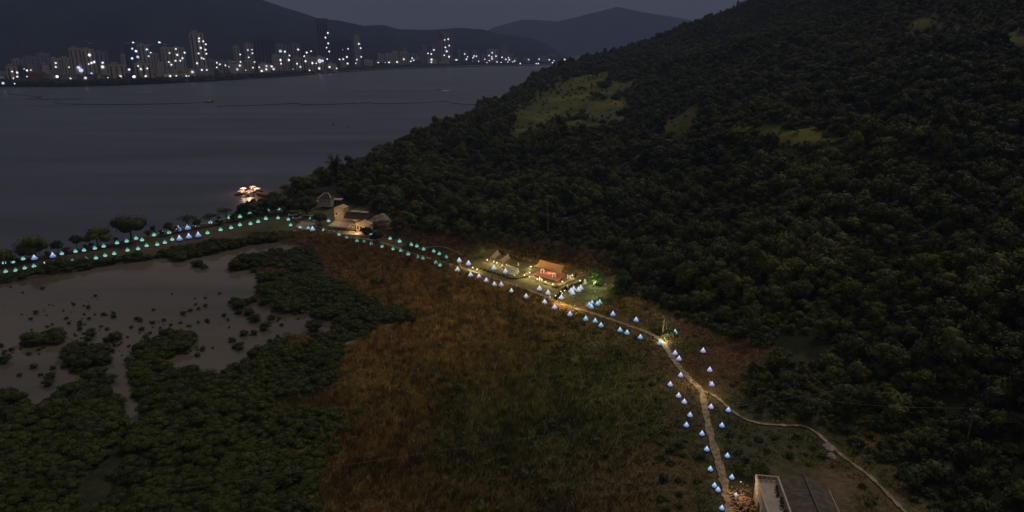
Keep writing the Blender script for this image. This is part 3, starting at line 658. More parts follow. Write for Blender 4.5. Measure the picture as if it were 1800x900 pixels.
e0 = P(300, 862, 9); e1 = P(1462, 688, 9)
wire(e0, e1, 0.2, 'thin pale power cable crossing low over the marsh')
wire(pt['a'], pt['c'], 1.5, 'power cable from the bend pole to the forest pole')

# ------------------------------------------------------------------ drop lanterns
def lantern_mat(name, top, mid, low, s):
    m = bpy.data.materials.new(name); m.use_nodes = True; t = m.node_tree; t.nodes.clear()
    o = N(t, 'ShaderNodeOutputMaterial'); e = N(t, 'ShaderNodeEmission'); e.inputs[1].default_value = s
    co = N(t, 'ShaderNodeTexCoord'); sx_ = N(t, 'ShaderNodeSeparateXYZ'); r = N(t, 'ShaderNodeValToRGB')
    el = r.color_ramp.elements; el[0].position = 0.02; el[0].color = (*low, 1); el[1].position = .8; el[1].color = (*top, 1); q = el.new(.42); q.color = (*mid, 1)
    t.links.new(co.outputs['Object'], sx_.inputs[0]); t.links.new(sx_.outputs[2], r.inputs[0]); t.links.new(r.outputs[0], e.inputs[0]); t.links.new(e.outputs[0], o.inputs[0])
    m.cycles.emission_sampling = 'NONE'; return m
LM = {'teal': lantern_mat('teal_lantern_shade', (.01, .12, .10), (.13, .52, .42), (.38, .82, .70), .95),
      'white': lantern_mat('white_lantern_shade', (.88, .90, .96), (.48, .52, .62), (.20, .21, .34), 1.0),
      'blue': lantern_mat('blue_lantern_shade', (.80, .90, 1), (.20, .38, .72), (.03, .09, .28), 1.0),
      'sky blue': lantern_mat('sky_blue_lantern_shade', (.70, .88, 1), (.16, .38, .62), (.02, .09, .18), 1.0),
      'lavender': lantern_mat('lavender_lantern_shade', (.88, .90, 1), (.36, .38, .62), (.10, .11, .30), 1.0)}
prof = [(.40, 0), (.54, .07), (.60, .18), (.52, .32), (.36, .48), (.20, .66), (.08, .86), (.01, 1.0)]
lroot = {}
for kname, m_ in LM.items():
    o = thing('drop_lantern', 'x', 'lantern', (0, 0, 0), 0, 'glowing drop lanterns'); lroot[kname] = o
    MB().lathe(prof, 14).build('shade', m_, o, smooth=True)
    MB().lathe([(.52, -.08), (.55, -.02), (.50, 0)], 12).build('base', M['dark'], o)
    if kname != 'teal':
        for s_ in (-.17, .17):
            b = MB(); b.sphere(s_, -.5, .24, .085, 1.4, 8); b.build('vent', glow(kname+'_vent_glass', (.10, .12, .30) if kname != 'sky blue' else (.03, .12, .22), .6), o)
T = 'teal'; B = 'blue'
lan = [(7.6,460,T,'u'),(23,458.5,T,'u'),(41,453,T,'u'),(61,452,B,'u'),(93.5,448,B,'u'),(109,444,T,'u'),(133,440,T,'u'),(148,438,T,'u'),(167,434.5,T,'u'),(182.5,431,T,'u'),
(206,425,T,'u'),(223,422,T,'u'),(239.5,417,T,'u'),(250,420,T,'u'),(271,411,T,'u'),(284.7,406.5,T,'u'),(297.5,407,T,'u'),(314,401.5,B,'u'),(330.5,399,B,'u'),(346.5,394.5,T,'u'),(370,389,T,'u'),(386.5,388,T,'u'),(403.5,380.5,T,'u'),(422,379,T,'u'),(439.5,374,T,'u'),(455.5,370,T,'u'),(471,368.5,T,'u'),(490,365.5,T,'u'),
(10.5,475.5,T,'l'),(28,473.5,T,'l'),(44,469.5,T,'l'),(60,466,T,'l'),(79.5,465,B,'l'),(96,462.5,B,'l'),(112,461,B,'l'),(128,457.5,T,'l'),(151.5,453.5,T,'l'),(169,451.7,T,'l'),(185,447.5,T,'l'),(201,444,T,'l'),(224.5,438,T,'l'),(243,435.5,T,'l'),(258,430,T,'l'),(276.7,428,T,'l'),(290,424.5,T,'l'),(303,419,T,'l'),(316,418,B,'l'),(332.5,414.5,B,'l'),(349,412,B,'l'),(365,407.5,T,'l'),(388,402,T,'l'),(406.5,398.5,T,'l'),(422,393.5,T,'l'),(440.5,391.5,T,'l'),(454,387.8,T,'l'),(467.5,382.5,T,'l'),
(489,381.5,T,'p'),(507,384,T,'p'),(511,394,T,'p'),(527.5,398,T,'p'),(542,399,T,'p'),(549.7,402,B,'p'),(546.7,382,T,'p'),(552.5,384.5,T,'p'),(569,403,T,'p'),
(577.8,386.7,T,'r'),(596.4,392.2,T,'r'),(615,399,T,'r'),(640.2,403.5,T,'r'),(651.9,408.9,T,'r'),(663,411.7,T,'r'),(685.8,417.5,T,'r'),(702.5,422.2,T,'r'),(722.7,428.2,T,'r'),(732.8,431.2,T,'r'),(744.5,436.5,T,'r'),(762.5,440,T,'r'),(772.4,444.5,T,'r'),(784.6,450.5,T,'r'),(807.3,457,'white','r'),(823.7,461.8,'white','r'),
(595.8,410.9,T,'s'),(609.2,416.7,T,'s'),(627.5,422,T,'s'),(639.8,423.3,T,'s'),(652.7,427,T,'s'),(672,432,T,'s'),(690.8,436,T,'s'),(704.6,439,T,'s'),(717.4,445.3,T,'s'),(734.9,450.7,T,'s'),(743.6,453,T,'s'),(766.3,459.7,T,'s'),(773.8,464.5,T,'s'),(804.3,472.8,'white','s'),(827.4,482.2,'white','s'),(842.2,485,'white','s'),(855,492.2,'white','s'),(868.9,499,'white','s'),(881,499.4,'white','s'),(899,510.8,'white','s'),(924.8,520,'white','s'),(957.3,529.7,'white','s'),(975,538.3,'white','s'),(1001.7,550.7,'lavender','s'),
(868.5,469.8,'white','w'),(888.7,476,'white','w'),(948.3,505.8,'white','w'),(963.3,513.3,'white','w'),(986.7,521.6,'white','w'),
(1003.7,510,'white','d'),(1008.3,506.7,'white','d'),(1006.7,513.6,'white','d'),(1016.7,508.3,'white','d'),(1020.7,505,'white','d'),
(1035.7,535,'sky blue','e'),(1040.7,531.7,'sky blue','e'),(1039.7,538.3,'sky blue','e'),(1049.6,533.3,'sky blue','e'),(1054,530.4,'sky blue','e'),
(1029.6,559,'sky blue','m'),(1046.2,563,'sky blue','m'),(1056.3,570.4,'sky blue','m'),(1089.8,579,'sky blue','m'),(1102.2,583.4,'sky blue','m'),(1125.4,591.4,'sky blue','m'),(1159.7,601.7,'sky blue','m'),
(1077.3,550.8,'blue','h'),(1118,561,'blue','h'),(1186.3,582.6,'sky blue','h'),(1186.5,619.3,'lavender','t'),(1193.4,628.8,'lavender','t'),(1196.3,658,'lavender','t'),(1178,674,'lavender','t'),(1192.7,693.6,'lavender','t'),(1202.7,704.6,'lavender','t'),
(1235.7,615,'lavender','g'),(1247.4,648.6,'lavender','g'),(1251,674,'lavender','g'),(1249.6,713.4,'lavender','g'),(1280,719,'blue','g'),
(1212.8,727.8,'blue','k'),(1206.4,745.4,'blue','k'),(1233.8,760.5,'blue','k'),(1242.2,787.8,'blue','k'),(1248.4,822.6,'blue','k'),(1255.8,851.5,'blue','k'),(1262.2,859,'blue','k'),(1268.8,891,'blue','k'),
(1268.8,746,'blue','q'),(1278.3,799.3,'blue','q'),(1286.2,837,'blue','q'),(1293.3,869,'blue','q')]
where = {'u': 'in the causeway seaward row', 'l': 'in the causeway lagoon side row', 'p': 'on the plaza left of the restaurant', 'r': 'in the upper row by the path', 's': 'in the marsh side row by the path',
 'w': 'on the lit lawn', 'd': 'in the bright cluster on the timber platform', 'e': 'in the cluster beyond the lawn corner', 'm': 'below the path right of the lawn', 'h': 'above the path right of the lawn', 't': 'left of the path above the fork',
 'g': 'right of the path around the fork', 'k': 'left of the lowest stretch of path', 'q': 'right of the lowest stretch of path'}
cnt = {}
for w_ in where: cnt[w_] = sorted([l for l in lan if l[3] == w_], key=lambda l: (l[1] if w_ in 'tgkq' else l[0]))
used = set()
for l in lan:
    a, b, c, w_ = l
    hp = 7.6 if c == T else 9.0
    if c == B and a < 400: hp = 9.5
    if c == T and a > 470 and a < 700: hp = 6.6
    zb = 1.0 if a < 480 else .75
    if w_ == 'd': zb = 1.1
    base_y = b+hp*.45; x, y, z = P(a, base_y, zb); s_ = hp*mpp(a, base_y, zb)*1.04
    i = cnt[w_].index(l); lab = '%s glowing drop lantern %s, %s from the %s' % (c, where[w_], ordn(i), 'top' if w_ in 'tgkq' else 'left')
    rz = -math.atan2(x, y)
    if c not in used:
        used.add(c); o = lroot[c]; o.location = (x, y, z); o.rotation_euler.z = rz; wq = .70 if c == T else .84; o.scale = (s_*wq, s_*wq, s_); o['label'] = lab
    else: dup(lroot[c], (x, y, z), rz, (s_*(.70 if c == T else .84),)*2+(s_,), lab)

# ------------------------------------------------------------------ lamps with light
def point(parent, z, e, col, r=.15, x=0, y=0):
    d = bpy.data.lights.new('lamp_light', 'POINT'); d.energy = e; d.color = col; d.shadow_soft_size = r
    o = bpy.data.objects.new('lamp_light', d); C.objects.link(o); o.parent = parent; o.location = (x, y, z); return o
gl_warm = glow('warm_lamp_glow', (1, .86, .5), 1.6)
gl = [(856.5,457.9,'left of the small canopies'),(868,460.9,'in front of the left small canopy'),(873.4,463,'between the two small canopies'),(883,467.5,'in front of the right small canopy'),(933.3,469.8,'behind the left end of the orange canopy'),
 (931,480.4,'on the short path left of the deck'),(921.8,484.9,'at the right end of the dark shrub row'),(930.7,487.9,'at the front left corner of the deck'),(831,471.7,'at the left tip of the lawn'),(838.8,474.4,'at the left start of the dark shrub row'),
 (944.4,492,'below the left half of the deck'),(958.8,496.8,'below the middle of the deck'),(971.6,501.2,'beside the round fire pit'),(988.4,496.4,'right of the deck corner'),(1005.9,485.4,'beside the dark upright shrub'),(1019.6,494.7,'on the paving near the timber platform'),
 (1043.6,500.5,'under the floodlit green tree'),(976.5,521.3,'where the hedge meets the main path'),(984,524.5,'beside the hedge foot on the lawn'),(985.8,513.7,'left of the hedge, lower one'),(988,516.9,'left of the hedge on the grass'),(992.4,512.4,'at the upper bend of the hedge')]
for i, (a, b, l) in enumerate(gl):
    x, y, z = P(a, b+3, .75)
    o = thing('garden_lamp', 'small warm glowing garden lamp '+l, 'lamp', (x, y, z), group='garden lamps on the lawn')
    MB().tube([(0, 0, -.2), (0, 0, .75)], .04, 6).build('post', M['dark'], o)
    r_ = .27 if i < 16 else .2
    MB().sphere(0, 0, .95, r_, 1, 12).build('globe', gl_warm, o, smooth=True)
    MB().lathe([(.22, 0), (.1, .12), (.02, .16)], 8, 0, 0, .95+r_).build('cap', M['dark'], o)
    point(o, 1.9, 420 if i < 17 else 120, (1, .82, .40) if i != 16 else (.75, 1, .55), .3)
# ------------------------------------------------------------------ canopies on the lawn
def canopy(name, label, cornersp, z_hi, z_lo, m, seg=10, sag=.5, post=True):
    c = [np.array(P(a, b, z)) for a, b, z in cornersp]; o = thing(name, label, 'canopy', tuple(c[0][:2])+(.7,)); org = np.array([c[0][0], c[0][1], .7])
    b = MB(); n = seg+1; top = []
    for i in range(n):
        for j in range(n):
            u, v = i/seg, j/seg; pu = .05*math.sin(math.pi*v)*(1-2*u); pv = .05*math.sin(math.pi*u)*(1-2*v); u2, v2 = u+pu, v+pv
            p = c[0]*(1-u2)*(1-v2)+c[1]*u2*(1-v2)+c[2]*u2*v2+c[3]*(1-u2)*v2; p = p-org; p[2] -= sag*math.sin(math.pi*u)*math.sin(math.pi*v); top.append(p)
    low = [p-np.array([0, 0, .05]) for p in top]; fs = []
    for i in range(seg):
        for j in range(seg):
            q = (i*n+j, (i+1)*n+j, (i+1)*n+j+1, i*n+j+1); fs.append(q); fs.append(tuple(k+n*n for k in q[::-1]))
    b.add(top+low, fs); b.build('cloth', m, o, smooth=True)
    for k in c: q = k-org; MB().tube([(q[0], q[1], -.1), q], .07, 6).build('post', M['wood'], o)
    return o
canopy('sail_canopy', 'left one of the two small tan sail canopies behind the seats', [(862,452,3.2),(875,438.5,4.2),(880,447,3.2),(869,455,3.0)], 0, 0, M['tan'], sag=.2)
canopy('sail_canopy', 'right one of the two small tan sail canopies behind the seats', [(878,457,3.2),(894,445,4.2),(897,453.5,3.2),(884,463,3.0)], 0, 0, M['tan'], sag=.2)
canopy('deck_canopy', 'large orange tensioned canopy over the terracotta deck', [(938,468,3.0),(949,456,5.5),(993,467,4.2),(988,481,3.0)], 0, 0, M['canvas'], sag=.7)
dk = [P(a, b, 1.2) for a, b in ((938,482),(948,473),(993,481.5),(981,494.5))]
o = thing('terrace_deck', 'raised terracotta deck under the large orange canopy', 'deck', (0, 0, 0))
MB().prism([p[:2] for p in dk][::-1], 1.05, 1.25).build('floor', M['terracotta'], o)
cx = sum(p[0] for p in dk)/4; cy = sum(p[1] for p in dk)/4
MB().prism([(cx+(p[0]-cx)*.97, cy+(p[1]-cy)*.97) for p in dk][::-1], .3, 1.045).build('skirt', M['dark'], o)
o['kind'] = 'thing'
bx_, by_, _ = P(966, 480, 1.25); point(o, 2.3, 260, (1, .62, .36), .5, bx_, by_)
def arch(px, py, z, w_, h_, label, rz=0):
    o = thing('draped_arch', label, 'arch', P(px, py, z), rz)
    for s_ in (-1, 1): MB().tube([(s_*w_/2, 0, 0), (s_*w_/2, 0, h_*.9)], [.14, .17], 8).build('leg', M['white'], o)
    MB().tube([(-w_*.62, 0, h_*.86), (-w_*.3, 0, h_), (w_*.3, 0, h_), (w_*.62, 0, h_*.84)], [.14, .26, .26, .14], 8).build('drape', M['white'], o)
arch(953.5, 481, 1.26, 1.1, 1.7, 'larger white draped arch on the left half of the deck', -.2)
arch(973.5, 487.5, 1.26, .9, 1.5, 'smaller white draped arch on the right half of the deck', -.2)
def figure(px, py, h_, label, z=.75, kind='banner'):
    o = thing('garden_banner', label, 'banner', P(px, py, z), random.uniform(-.3, .3))
    MB().tube([(0, 0, 0), (0, 0, h_)], .035, 6).build('pole', M['concrete'], o)
    b = MB(); w_ = .42
    b.add([(0.04, -.02, h_*.25), (w_, -.02, h_*.3), (w_*1.1, -.02, h_*.75), (w_*.6, -.02, h_*.97), (.04, -.02, h_), (0.04, .02, h_*.25), (w_, .02, h_*.3), (w_*1.1, .02, h_*.75), (w_*.6, .02, h_*.97), (.04, .02, h_)],
      [(0, 1, 2, 3, 4), (9, 8, 7, 6, 5), (0, 5, 6, 1), (1, 6, 7, 2), (2, 7, 8, 3), (3, 8, 9, 4)]); b.build('flag', M['white'], o)
figure(997, 492, 2.0, 'left one of the paired white banners beside the deck'); figure(1001, 492.5, 2.0, 'right one of the paired white banners beside the deck')
figure(910, 470, 2.0, 'lone slim white banner standing behind the seat rows'); figure(891.5, 501.5, 1.9, 'white banner at the marsh edge of the lawn')
def sculpt(px, py, label, s_=1.0):
    o = thing('stone_sculpture', label, 'sculpture', P(px, py, .75), 0, 'pale garden sculptures')
    MB().box(0, 0, 0, .7*s_, .6*s_, .25*s_).build('plinth', M['concrete'], o)
    b = MB(); b.lathe([(.3*s_, .25*s_), (.22*s_, .6*s_), (.28*s_, .95*s_), (.1*s_, 1.2*s_)], 9, -.08); b.sphere(-.08, 0, 1.32*s_, .15*s_, 1, 8); b.tube([(-.1, 0, .9*s_), (.35*s_, 0, .6*s_), (.5*s_, 0, .3*s_)], [.1, .08, .06]); b.build('statue', M['white'], o)
sculpt(949, 493.5, 'left one of the paired pale statues before the deck'); sculpt(952.5, 494.5, 'right one of the paired pale statues before the deck', .9)
sculpt(997.5, 507, 'pale statue at the upper end of the hedge', 1.1); sculpt(1028.5, 500, 'pale statue beside the floodlit green tree', 1.4); sculpt(907.5, 504.5, 'small pale statue at the marsh edge of the lawn'); sculpt(966.5, 525, 'pale statue beside the main path below the lawn')
o = thing('display_board', 'upright white board left of the seats', 'board', P(864.5, 470, .75), -.2)
MB().box(0, 0, .4, 1.1, .08, 1.5).build('panel', M['white'], o)
for s_ in (-.5, .5): MB().box(s_, .07, 0, .08, .05, 1.7).build('leg', M['wood'], o)
o = thing('fire_pit', 'round dark brown fire pit in front of the deck corner', 'fire pit', P(976.5, 504, .75))
MB().lathe([(.75, 0), (.85, .5), (.9, .75)], 16).build('bowl', M['terracotta'], o); MB().lathe([(.7, .752), (.68, .78)], 12).build('ember_bed', M['dark'], o)
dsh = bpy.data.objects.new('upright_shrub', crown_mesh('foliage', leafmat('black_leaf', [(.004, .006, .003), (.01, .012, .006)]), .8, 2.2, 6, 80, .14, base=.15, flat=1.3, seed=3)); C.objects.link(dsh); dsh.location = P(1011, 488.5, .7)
tag(dsh, 'very dark upright oval shrub beside the deck', 'shrub')
o = thing('timber_platform', 'low timber platform under the lantern cluster', 'platform', (0, 0, 0))
pp = [P(a, b, 1.0) for a, b in ((1001,517),(1022,504),(1029,507),(1009,521))]; MB().prism([p[:2] for p in pp][::-1], .9, 1.05).build('floor', M['wood'], o); MB().prism([p[:2] for p in pp][::-1], .6, .895).build('frame', M['concrete'], o)
# seats
cr_ = thing('event_chair', 'x', 'chair', group='white chairs on the lawn')
MB().box(0, 0, .42, .44, .44, .06).build('seat', M['white'], cr_); MB().box(0, .2, .48, .44, .05, .45).build('backrest', M['white'], cr_)
for sx_ in (-.19, .19):
    for sy_ in (-.19, .19): MB().box(sx_, sy_, 0, .04, .04, .42).build('leg', M['white'], cr_)
rows = [((890.5,468.5),(910.5,476),9,'back'),((888,472),(911.5,480),10,'second'),((884,475.5),(909,483.5),10,'third'),((880,478),(905,486),9,'front')]
first = True
for (a, b, n_, nm) in rows:
    for i in range(n_):
        t = i/(n_-1); p = P(a[0]+(b[0]-a[0])*t, a[1]+(b[1]-a[1])*t, .72); lab = 'white chair in the %s row on the lawn, %s from the left' % (nm, ordn(i))
        if first: cr_.location = p; cr_.rotation_euler.z = .35; cr_['label'] = lab; first = False
        else: dup(cr_, p, .35+random.uniform(-.1, .1), 1, lab)
dots = smooth([P(a, b, .7) for a, b in ((842.8,473.3),(851,475.6),(858.9,478.9),(866.7,480.6),(874.4,483.3),(880.6,485),(888.9,488.3),(895.6,490.6),(902.2,491),(908.9,490.6),(915.6,489.4),(923.3,488.3),(929.4,487.2))], 4)
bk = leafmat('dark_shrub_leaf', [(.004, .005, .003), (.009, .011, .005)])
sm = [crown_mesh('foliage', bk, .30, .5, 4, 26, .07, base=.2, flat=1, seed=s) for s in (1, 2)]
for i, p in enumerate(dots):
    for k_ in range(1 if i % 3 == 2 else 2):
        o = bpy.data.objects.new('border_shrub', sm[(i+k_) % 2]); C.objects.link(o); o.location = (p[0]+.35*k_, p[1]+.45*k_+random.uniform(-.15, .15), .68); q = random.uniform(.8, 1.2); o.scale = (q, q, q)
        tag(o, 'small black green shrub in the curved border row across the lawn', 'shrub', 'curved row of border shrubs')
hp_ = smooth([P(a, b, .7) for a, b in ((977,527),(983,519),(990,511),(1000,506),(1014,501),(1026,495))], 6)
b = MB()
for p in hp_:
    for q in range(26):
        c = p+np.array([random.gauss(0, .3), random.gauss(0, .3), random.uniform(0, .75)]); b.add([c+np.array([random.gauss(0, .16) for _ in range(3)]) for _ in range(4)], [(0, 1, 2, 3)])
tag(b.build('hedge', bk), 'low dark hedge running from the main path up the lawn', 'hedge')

# ------------------------------------------------------------------ lit twin-trunk tree at the path bend
o = thing('bare_tree', 'pale twin trunked tree lit from below at the path bend', 'tree', P(1171, 589, .7))
for i, (dx, ht, ln) in enumerate(((-.9, 6.2, -.5), (.7, 4.6, .5), (0.1, 3.9, 0))):
    b = MB(); b.tube([(dx, 0, -.2), (dx+ln*.3, 0, ht*.4), (dx-ln*.3, .1, ht*.75), (dx+ln, .1, ht)], [.26, .2, .15, .06], 7)
    for k_ in range(6):
        z_ = ht*(.45+.09*k_); a_ = k_*2.1; b.tube([(dx, 0, z_), (dx+math.cos(a_)*.8, math.sin(a_)*.5, z_+.7), (dx+math.cos(a_)*1.3, math.sin(a_)*.8, z_+.9)], [.08, .05, .02], 5)
    b.build('trunk', M['palebark'], o)
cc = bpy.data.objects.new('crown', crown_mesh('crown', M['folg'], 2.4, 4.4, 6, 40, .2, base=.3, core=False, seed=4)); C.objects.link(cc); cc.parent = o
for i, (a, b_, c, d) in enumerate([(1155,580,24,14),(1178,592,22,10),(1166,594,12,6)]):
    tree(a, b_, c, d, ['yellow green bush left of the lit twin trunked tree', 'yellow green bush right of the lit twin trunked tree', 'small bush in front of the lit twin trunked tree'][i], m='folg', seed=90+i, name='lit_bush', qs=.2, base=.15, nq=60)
def flood(px, py, z, label, e, col, hgt=.5, r=.3, gm=None):
    o = thing('floodlight', label, 'lamp', P(px, py, z)); MB().box(0, 0, 0, .3, .3, .15).build('base', M['dark'], o); MB().box(0, 0, .16, .26, .2, .22).build('housing', M['dark'], o)
    MB().sphere(0, 0, hgt-.05, .09, 1, 8).build('bulb', gl_warm, o); point(o, hgt+.25, e, col, r); return o
flood(1168, 600, .9, 'small ground floodlight at the foot of the twin trunked tree', 700, (1, .85, .5), 1.0)
flood(1246, 692, .9, 'small path light at the fork of the path', 560, (1, .72, .36), 3.2)
flood(1214, 678, .9, 'small path light left of the upper path before the fork', 240, (1, .72, .4), 1.6)
flood(1300, 868, 1.6, 'work light above the rubble heap beside the house', 330, (1, .66, .34), 2.6)
flood(1064, 506, .8, 'green garden floodlight at the right end of the lawn', 130, (.45, 1, .55), 1.4)
flood(1046, 522, .8, 'green garden floodlight at the lower right lawn edge', 330, (.55, 1, .55), 2.0)
flood(1010, 545, .9, 'warm light beside the path below the lawn', 650, (1, .75, .4), 1.6)
flood(985, 538, .9, 'warm light on the marsh side of the path', 900, (1, .62, .25), 1.4)
# ------------------------------------------------------------------ retaining wall, slab, rocks, plaza
wl = smooth([P(a, b, .8) for a, b in ((735,441),(750,438.5),(770,437.5),(783,439),(797,444),(813,452))], 5); b = MB(); n = len(wl)
vs = []
for p in wl:
    d = p/np.linalg.norm(p[:2]); vs += [(p[0], p[1], .4), (p[0], p[1], 1.7), (p[0]+d[0]*.6, p[1]+d[1]*.6, 1.7), (p[0]+d[0]*.6, p[1]+d[1]*.6, .4)]
b.add(vs, [(4*i+k_, 4*i+(k_+1) % 4, 4*i+4+(k_+1) % 4, 4*i+4+k_) for i in range(n-1) for k_ in range(4)]+[(0, 1, 2, 3), (4*n-1, 4*n-2, 4*n-3, 4*n-4)])
tag(b.build('retaining_wall', mat('wall_stone', (.22, .16, .13), (.34, .27, .22), 1)), 'curved pale retaining wall above the path left of the lawn', 'wall')
tag(MB().box(*P(798, 451, 0)[:2], .7, 3.0, 2.6, .35, .3).build('stone_slab', M['terracotta']), 'square pinkish stone slab below the curved retaining wall', 'slab')
tag(MB().prism([P(a, b, .9)[:2] for a, b in ((518,398),(530,389),(552,391),(560,398),(545,404),(528,403))][::-1], .6, .95).build('plaza', mat('plaza_paving', (.20, .16, .12), (.33, .27, .21), .7)), kind='structure')
def rock(px, py, s_, label, z=.6, m='rock', seed=0):
    r = random.Random(seed); b = MB(); b.sphere(0, 0, s_*.3, s_, .7, 8); b.v = [(x*r.uniform(.8, 1.2), y*r.uniform(.8, 1.2), z_*r.uniform(.8, 1.15)) for x, y, z_ in b.v]
    o = b.build('boulder', M[m], loc=P(px, py, z)); tag(o, label, 'rock')
rock(1454, 787, .9, 'upper one of the pale rocks beside the trail', m='concrete'); rock(1458, 793, .8, 'middle one of the pale rocks beside the trail', m='concrete', seed=1); rock(1461, 804, .9, 'lowest pale rock beside the trail', m='concrete', seed=2)
rock(517, 408, .9, 'pale boulder on the grass below the plaza', m='concrete', seed=3); rock(668, 397, 5.5, 'bare reddish rock outcrop right of the restaurant', z=1, seed=5); rock(575, 408, 1.6, 'pink boulder left of the restaurant terrace', seed=6)
tag(MB().tube([P(656, 392, 1), np.array(P(667, 377, 6))], .28, 8).build('slanting_pole', M['white']), 'white pole leaning on the rocks right of the restaurant', 'pole')
def car(px, py, z, rz, label, m):
    o = thing('parked_car', label, 'car', P(px, py, z), rz, 'cars parked under the trees')
    b = MB(); b.box(0, 0, .3, 4.2, 1.75, .6); b.build('body', m, o); MB().box(-.2, 0, .902, 2.3, 1.55, .55, taper=.8).build('cabin', M['window'], o)
    for a in (-1.3, 1.3):
        for c_ in (-.85, .85): w2 = MB(); w2.lathe([(.33, -.1), (.33, .1)], 12); q = w2.build('wheel', M['dark'], o); q.rotation_euler = (math.pi/2, 0, 0); q.location = (a, c_, .33)
car(515, 379.5, .8, .3, 'white car parked left under the dark trees', M['white']); car(522, 377.5, .8, .3, 'pale car parked behind the white ones', M['concrete']); car(522, 385, .8, .25, 'white car parked nearest the plaza', M['white'])
# ------------------------------------------------------------------ restaurant and houses (local axes: x along the image right, y away)
def local(px, py, z, rz):
    return thing, P(px, py, z), rz
def win(parent, x, y, z, w_, h_, rz=0, m='window', name='window'):
    f = MB().box(0, 0, 0, w_+.2, .12, h_+.2).build(name, M['white'], parent, loc=(x, y, z), rz=rz); MB().box(0, -.05, .1, w_, .1, h_).build('pane', M[m], f); return f
k = mpp(610, 405, 1)
o = thing('restaurant', 'cream walled restaurant with tall block, tiled roofs and lean-to terrace', 'building', P(609, 407, .8), -.30); o.scale = (.88, .88, .92)
def B_(x0, x1, y0, y1, z0, z1): return MB().box((x0+x1)/2, (y0+y1)/2, z0, x1-x0, y1-y0, z1-z0)
B_(-9.2, -3.6, 4.5, 9.5, 0, 10.4).build('tower_wall', M['cream'], o)
MB().add([(-9.4, 4.3, 10.403), (-6.4, 4.3, 11.5), (-3.4, 4.3, 10.403), (-9.4, 9.7, 10.403), (-6.4, 9.7, 11.5), (-3.4, 9.7, 10.403)], [(0, 1, 4, 3), (1, 2, 5, 4), (0, 2, 1), (3, 4, 5), (0, 3, 5, 2)]).build('tower_roof', M['cream'], o)
MB().box(-9.5, 7, 10.2, .3, 5, .5).build('parapet', M['tile'], o)
B_(-3.59, 10.2, 4.0, 10.0, 0, 5.9).build('main_wall', M['cream'], o)
MB().add([(-3.5, 3.6, 5.7), (10.5, 3.6, 5.7), (-3.5, 7.2, 8.2), (10.5, 7.2, 8.2), (-3.5, 10.4, 5.91), (10.5, 10.4, 5.91)], [(0, 1, 3, 2), (2, 3, 5, 4), (0, 2, 4), (1, 5, 3), (0, 4, 5, 1)]).build('roof', M['tile'], o)
MB().box(1.0, 8.2, 8.5, 4.6, 3.0, .18, .1).build('roof_sheet', M['sheet'], o); MB().box(6.2, 8.2, 8.4, 4.6, 2.6, .18, -.1).build('roof_sheet', M['sheet'], o)
B_(5.2, 13.0, 1.0, 3.98, 0, 4.2).build('wing_wall', M['cream'], o)
MB().add([(4.9, .7, 4.203), (9.0, .7, 6.0), (13.3, .7, 4.203), (4.9, 4.2, 4.203), (9.0, 4.2, 6.0), (13.3, 4.2, 4.203)], [(0, 1, 4, 3), (1, 2, 5, 4), (0, 2, 1), (3, 4, 5), (0, 3, 5, 2)]).build('gable', M['cream'], o)
MB().add([(-8.8, -3.2, 3.0), (3.2, -3.2, 3.0), (-8.4, 5.2, 4.4), (2.6, 5.2, 4.4), (-8.8, -3.2, 2.85), (3.2, -3.2, 2.85), (-8.4, 5.2, 4.25), (2.6, 5.2, 4.25)], [(0, 1, 3, 2), (6, 7, 5, 4), (0, 4, 5, 1), (1, 5, 7, 3), (3, 7, 6, 2), (2, 6, 4, 0)]).build('terrace_roof', M['sheet'], o)
for x in (-8.3, -4.8, -1.2, 2.6): MB().box(x, -3, 0, .2, .2, 2.9).build('terrace_post', M['wood'], o)
B_(-9.2, 12.5, -5.6, .9, -.4, .25).build('terrace_floor', M['sheet'], o)
for x in (-7.8, -5.0): win(o, x, 4.4, 7.0, .8, 1.0)
for x in (-.2, 1.3, 2.8, 4.3): win(o, x, 3.9, 3.4, .9, 1.0)
for x in (6.2, 8.0, 9.8, 11.6): win(o, x, .92, .6, .9, 2.2)
for x in (7.3, 10.4): win(o, x, .93, 4.3, .5, .6)
MB().box(3.6, 3.93, .25, 1.2, .12, 2.3).build('door', M['wood'], o)
for (x, y, z_, e) in ((8, -2.4, 2.0, 420), (3.8, -.4, 2.6, 260), (-6.5, 1.2, 7.2, 300)):
    l = MB().sphere(x, y, z_, .16, 1, 8).build('lamp', gl_warm, o); point(o, z_, e, (1, .66, .34), .25, x, y-.3)
for i, (x, y) in enumerate(((-7, -4.6), (-4, -4.7), (-1, -4.6), (5.5, -2), (9.6, -3.5), (11.3, -3))):
    b = thing('terrace_table', 'small table with pale cloth on the restaurant terrace, %s from the left' % ordn(i), 'table', tuple(np.array(o.location)+np.array([(x*math.cos(-.3)-y*math.sin(-.3))*.88, (x*math.sin(-.3)+y*math.cos(-.3))*.88, .23])), 0, 'restaurant terrace tables')
    MB().lathe([(.5, .72), (.55, .76)], 10).build('tabletop', M['white'], b); MB().tube([(0, 0, 0), (0, 0, .72)], .05).build('leg', M['dark'], b)
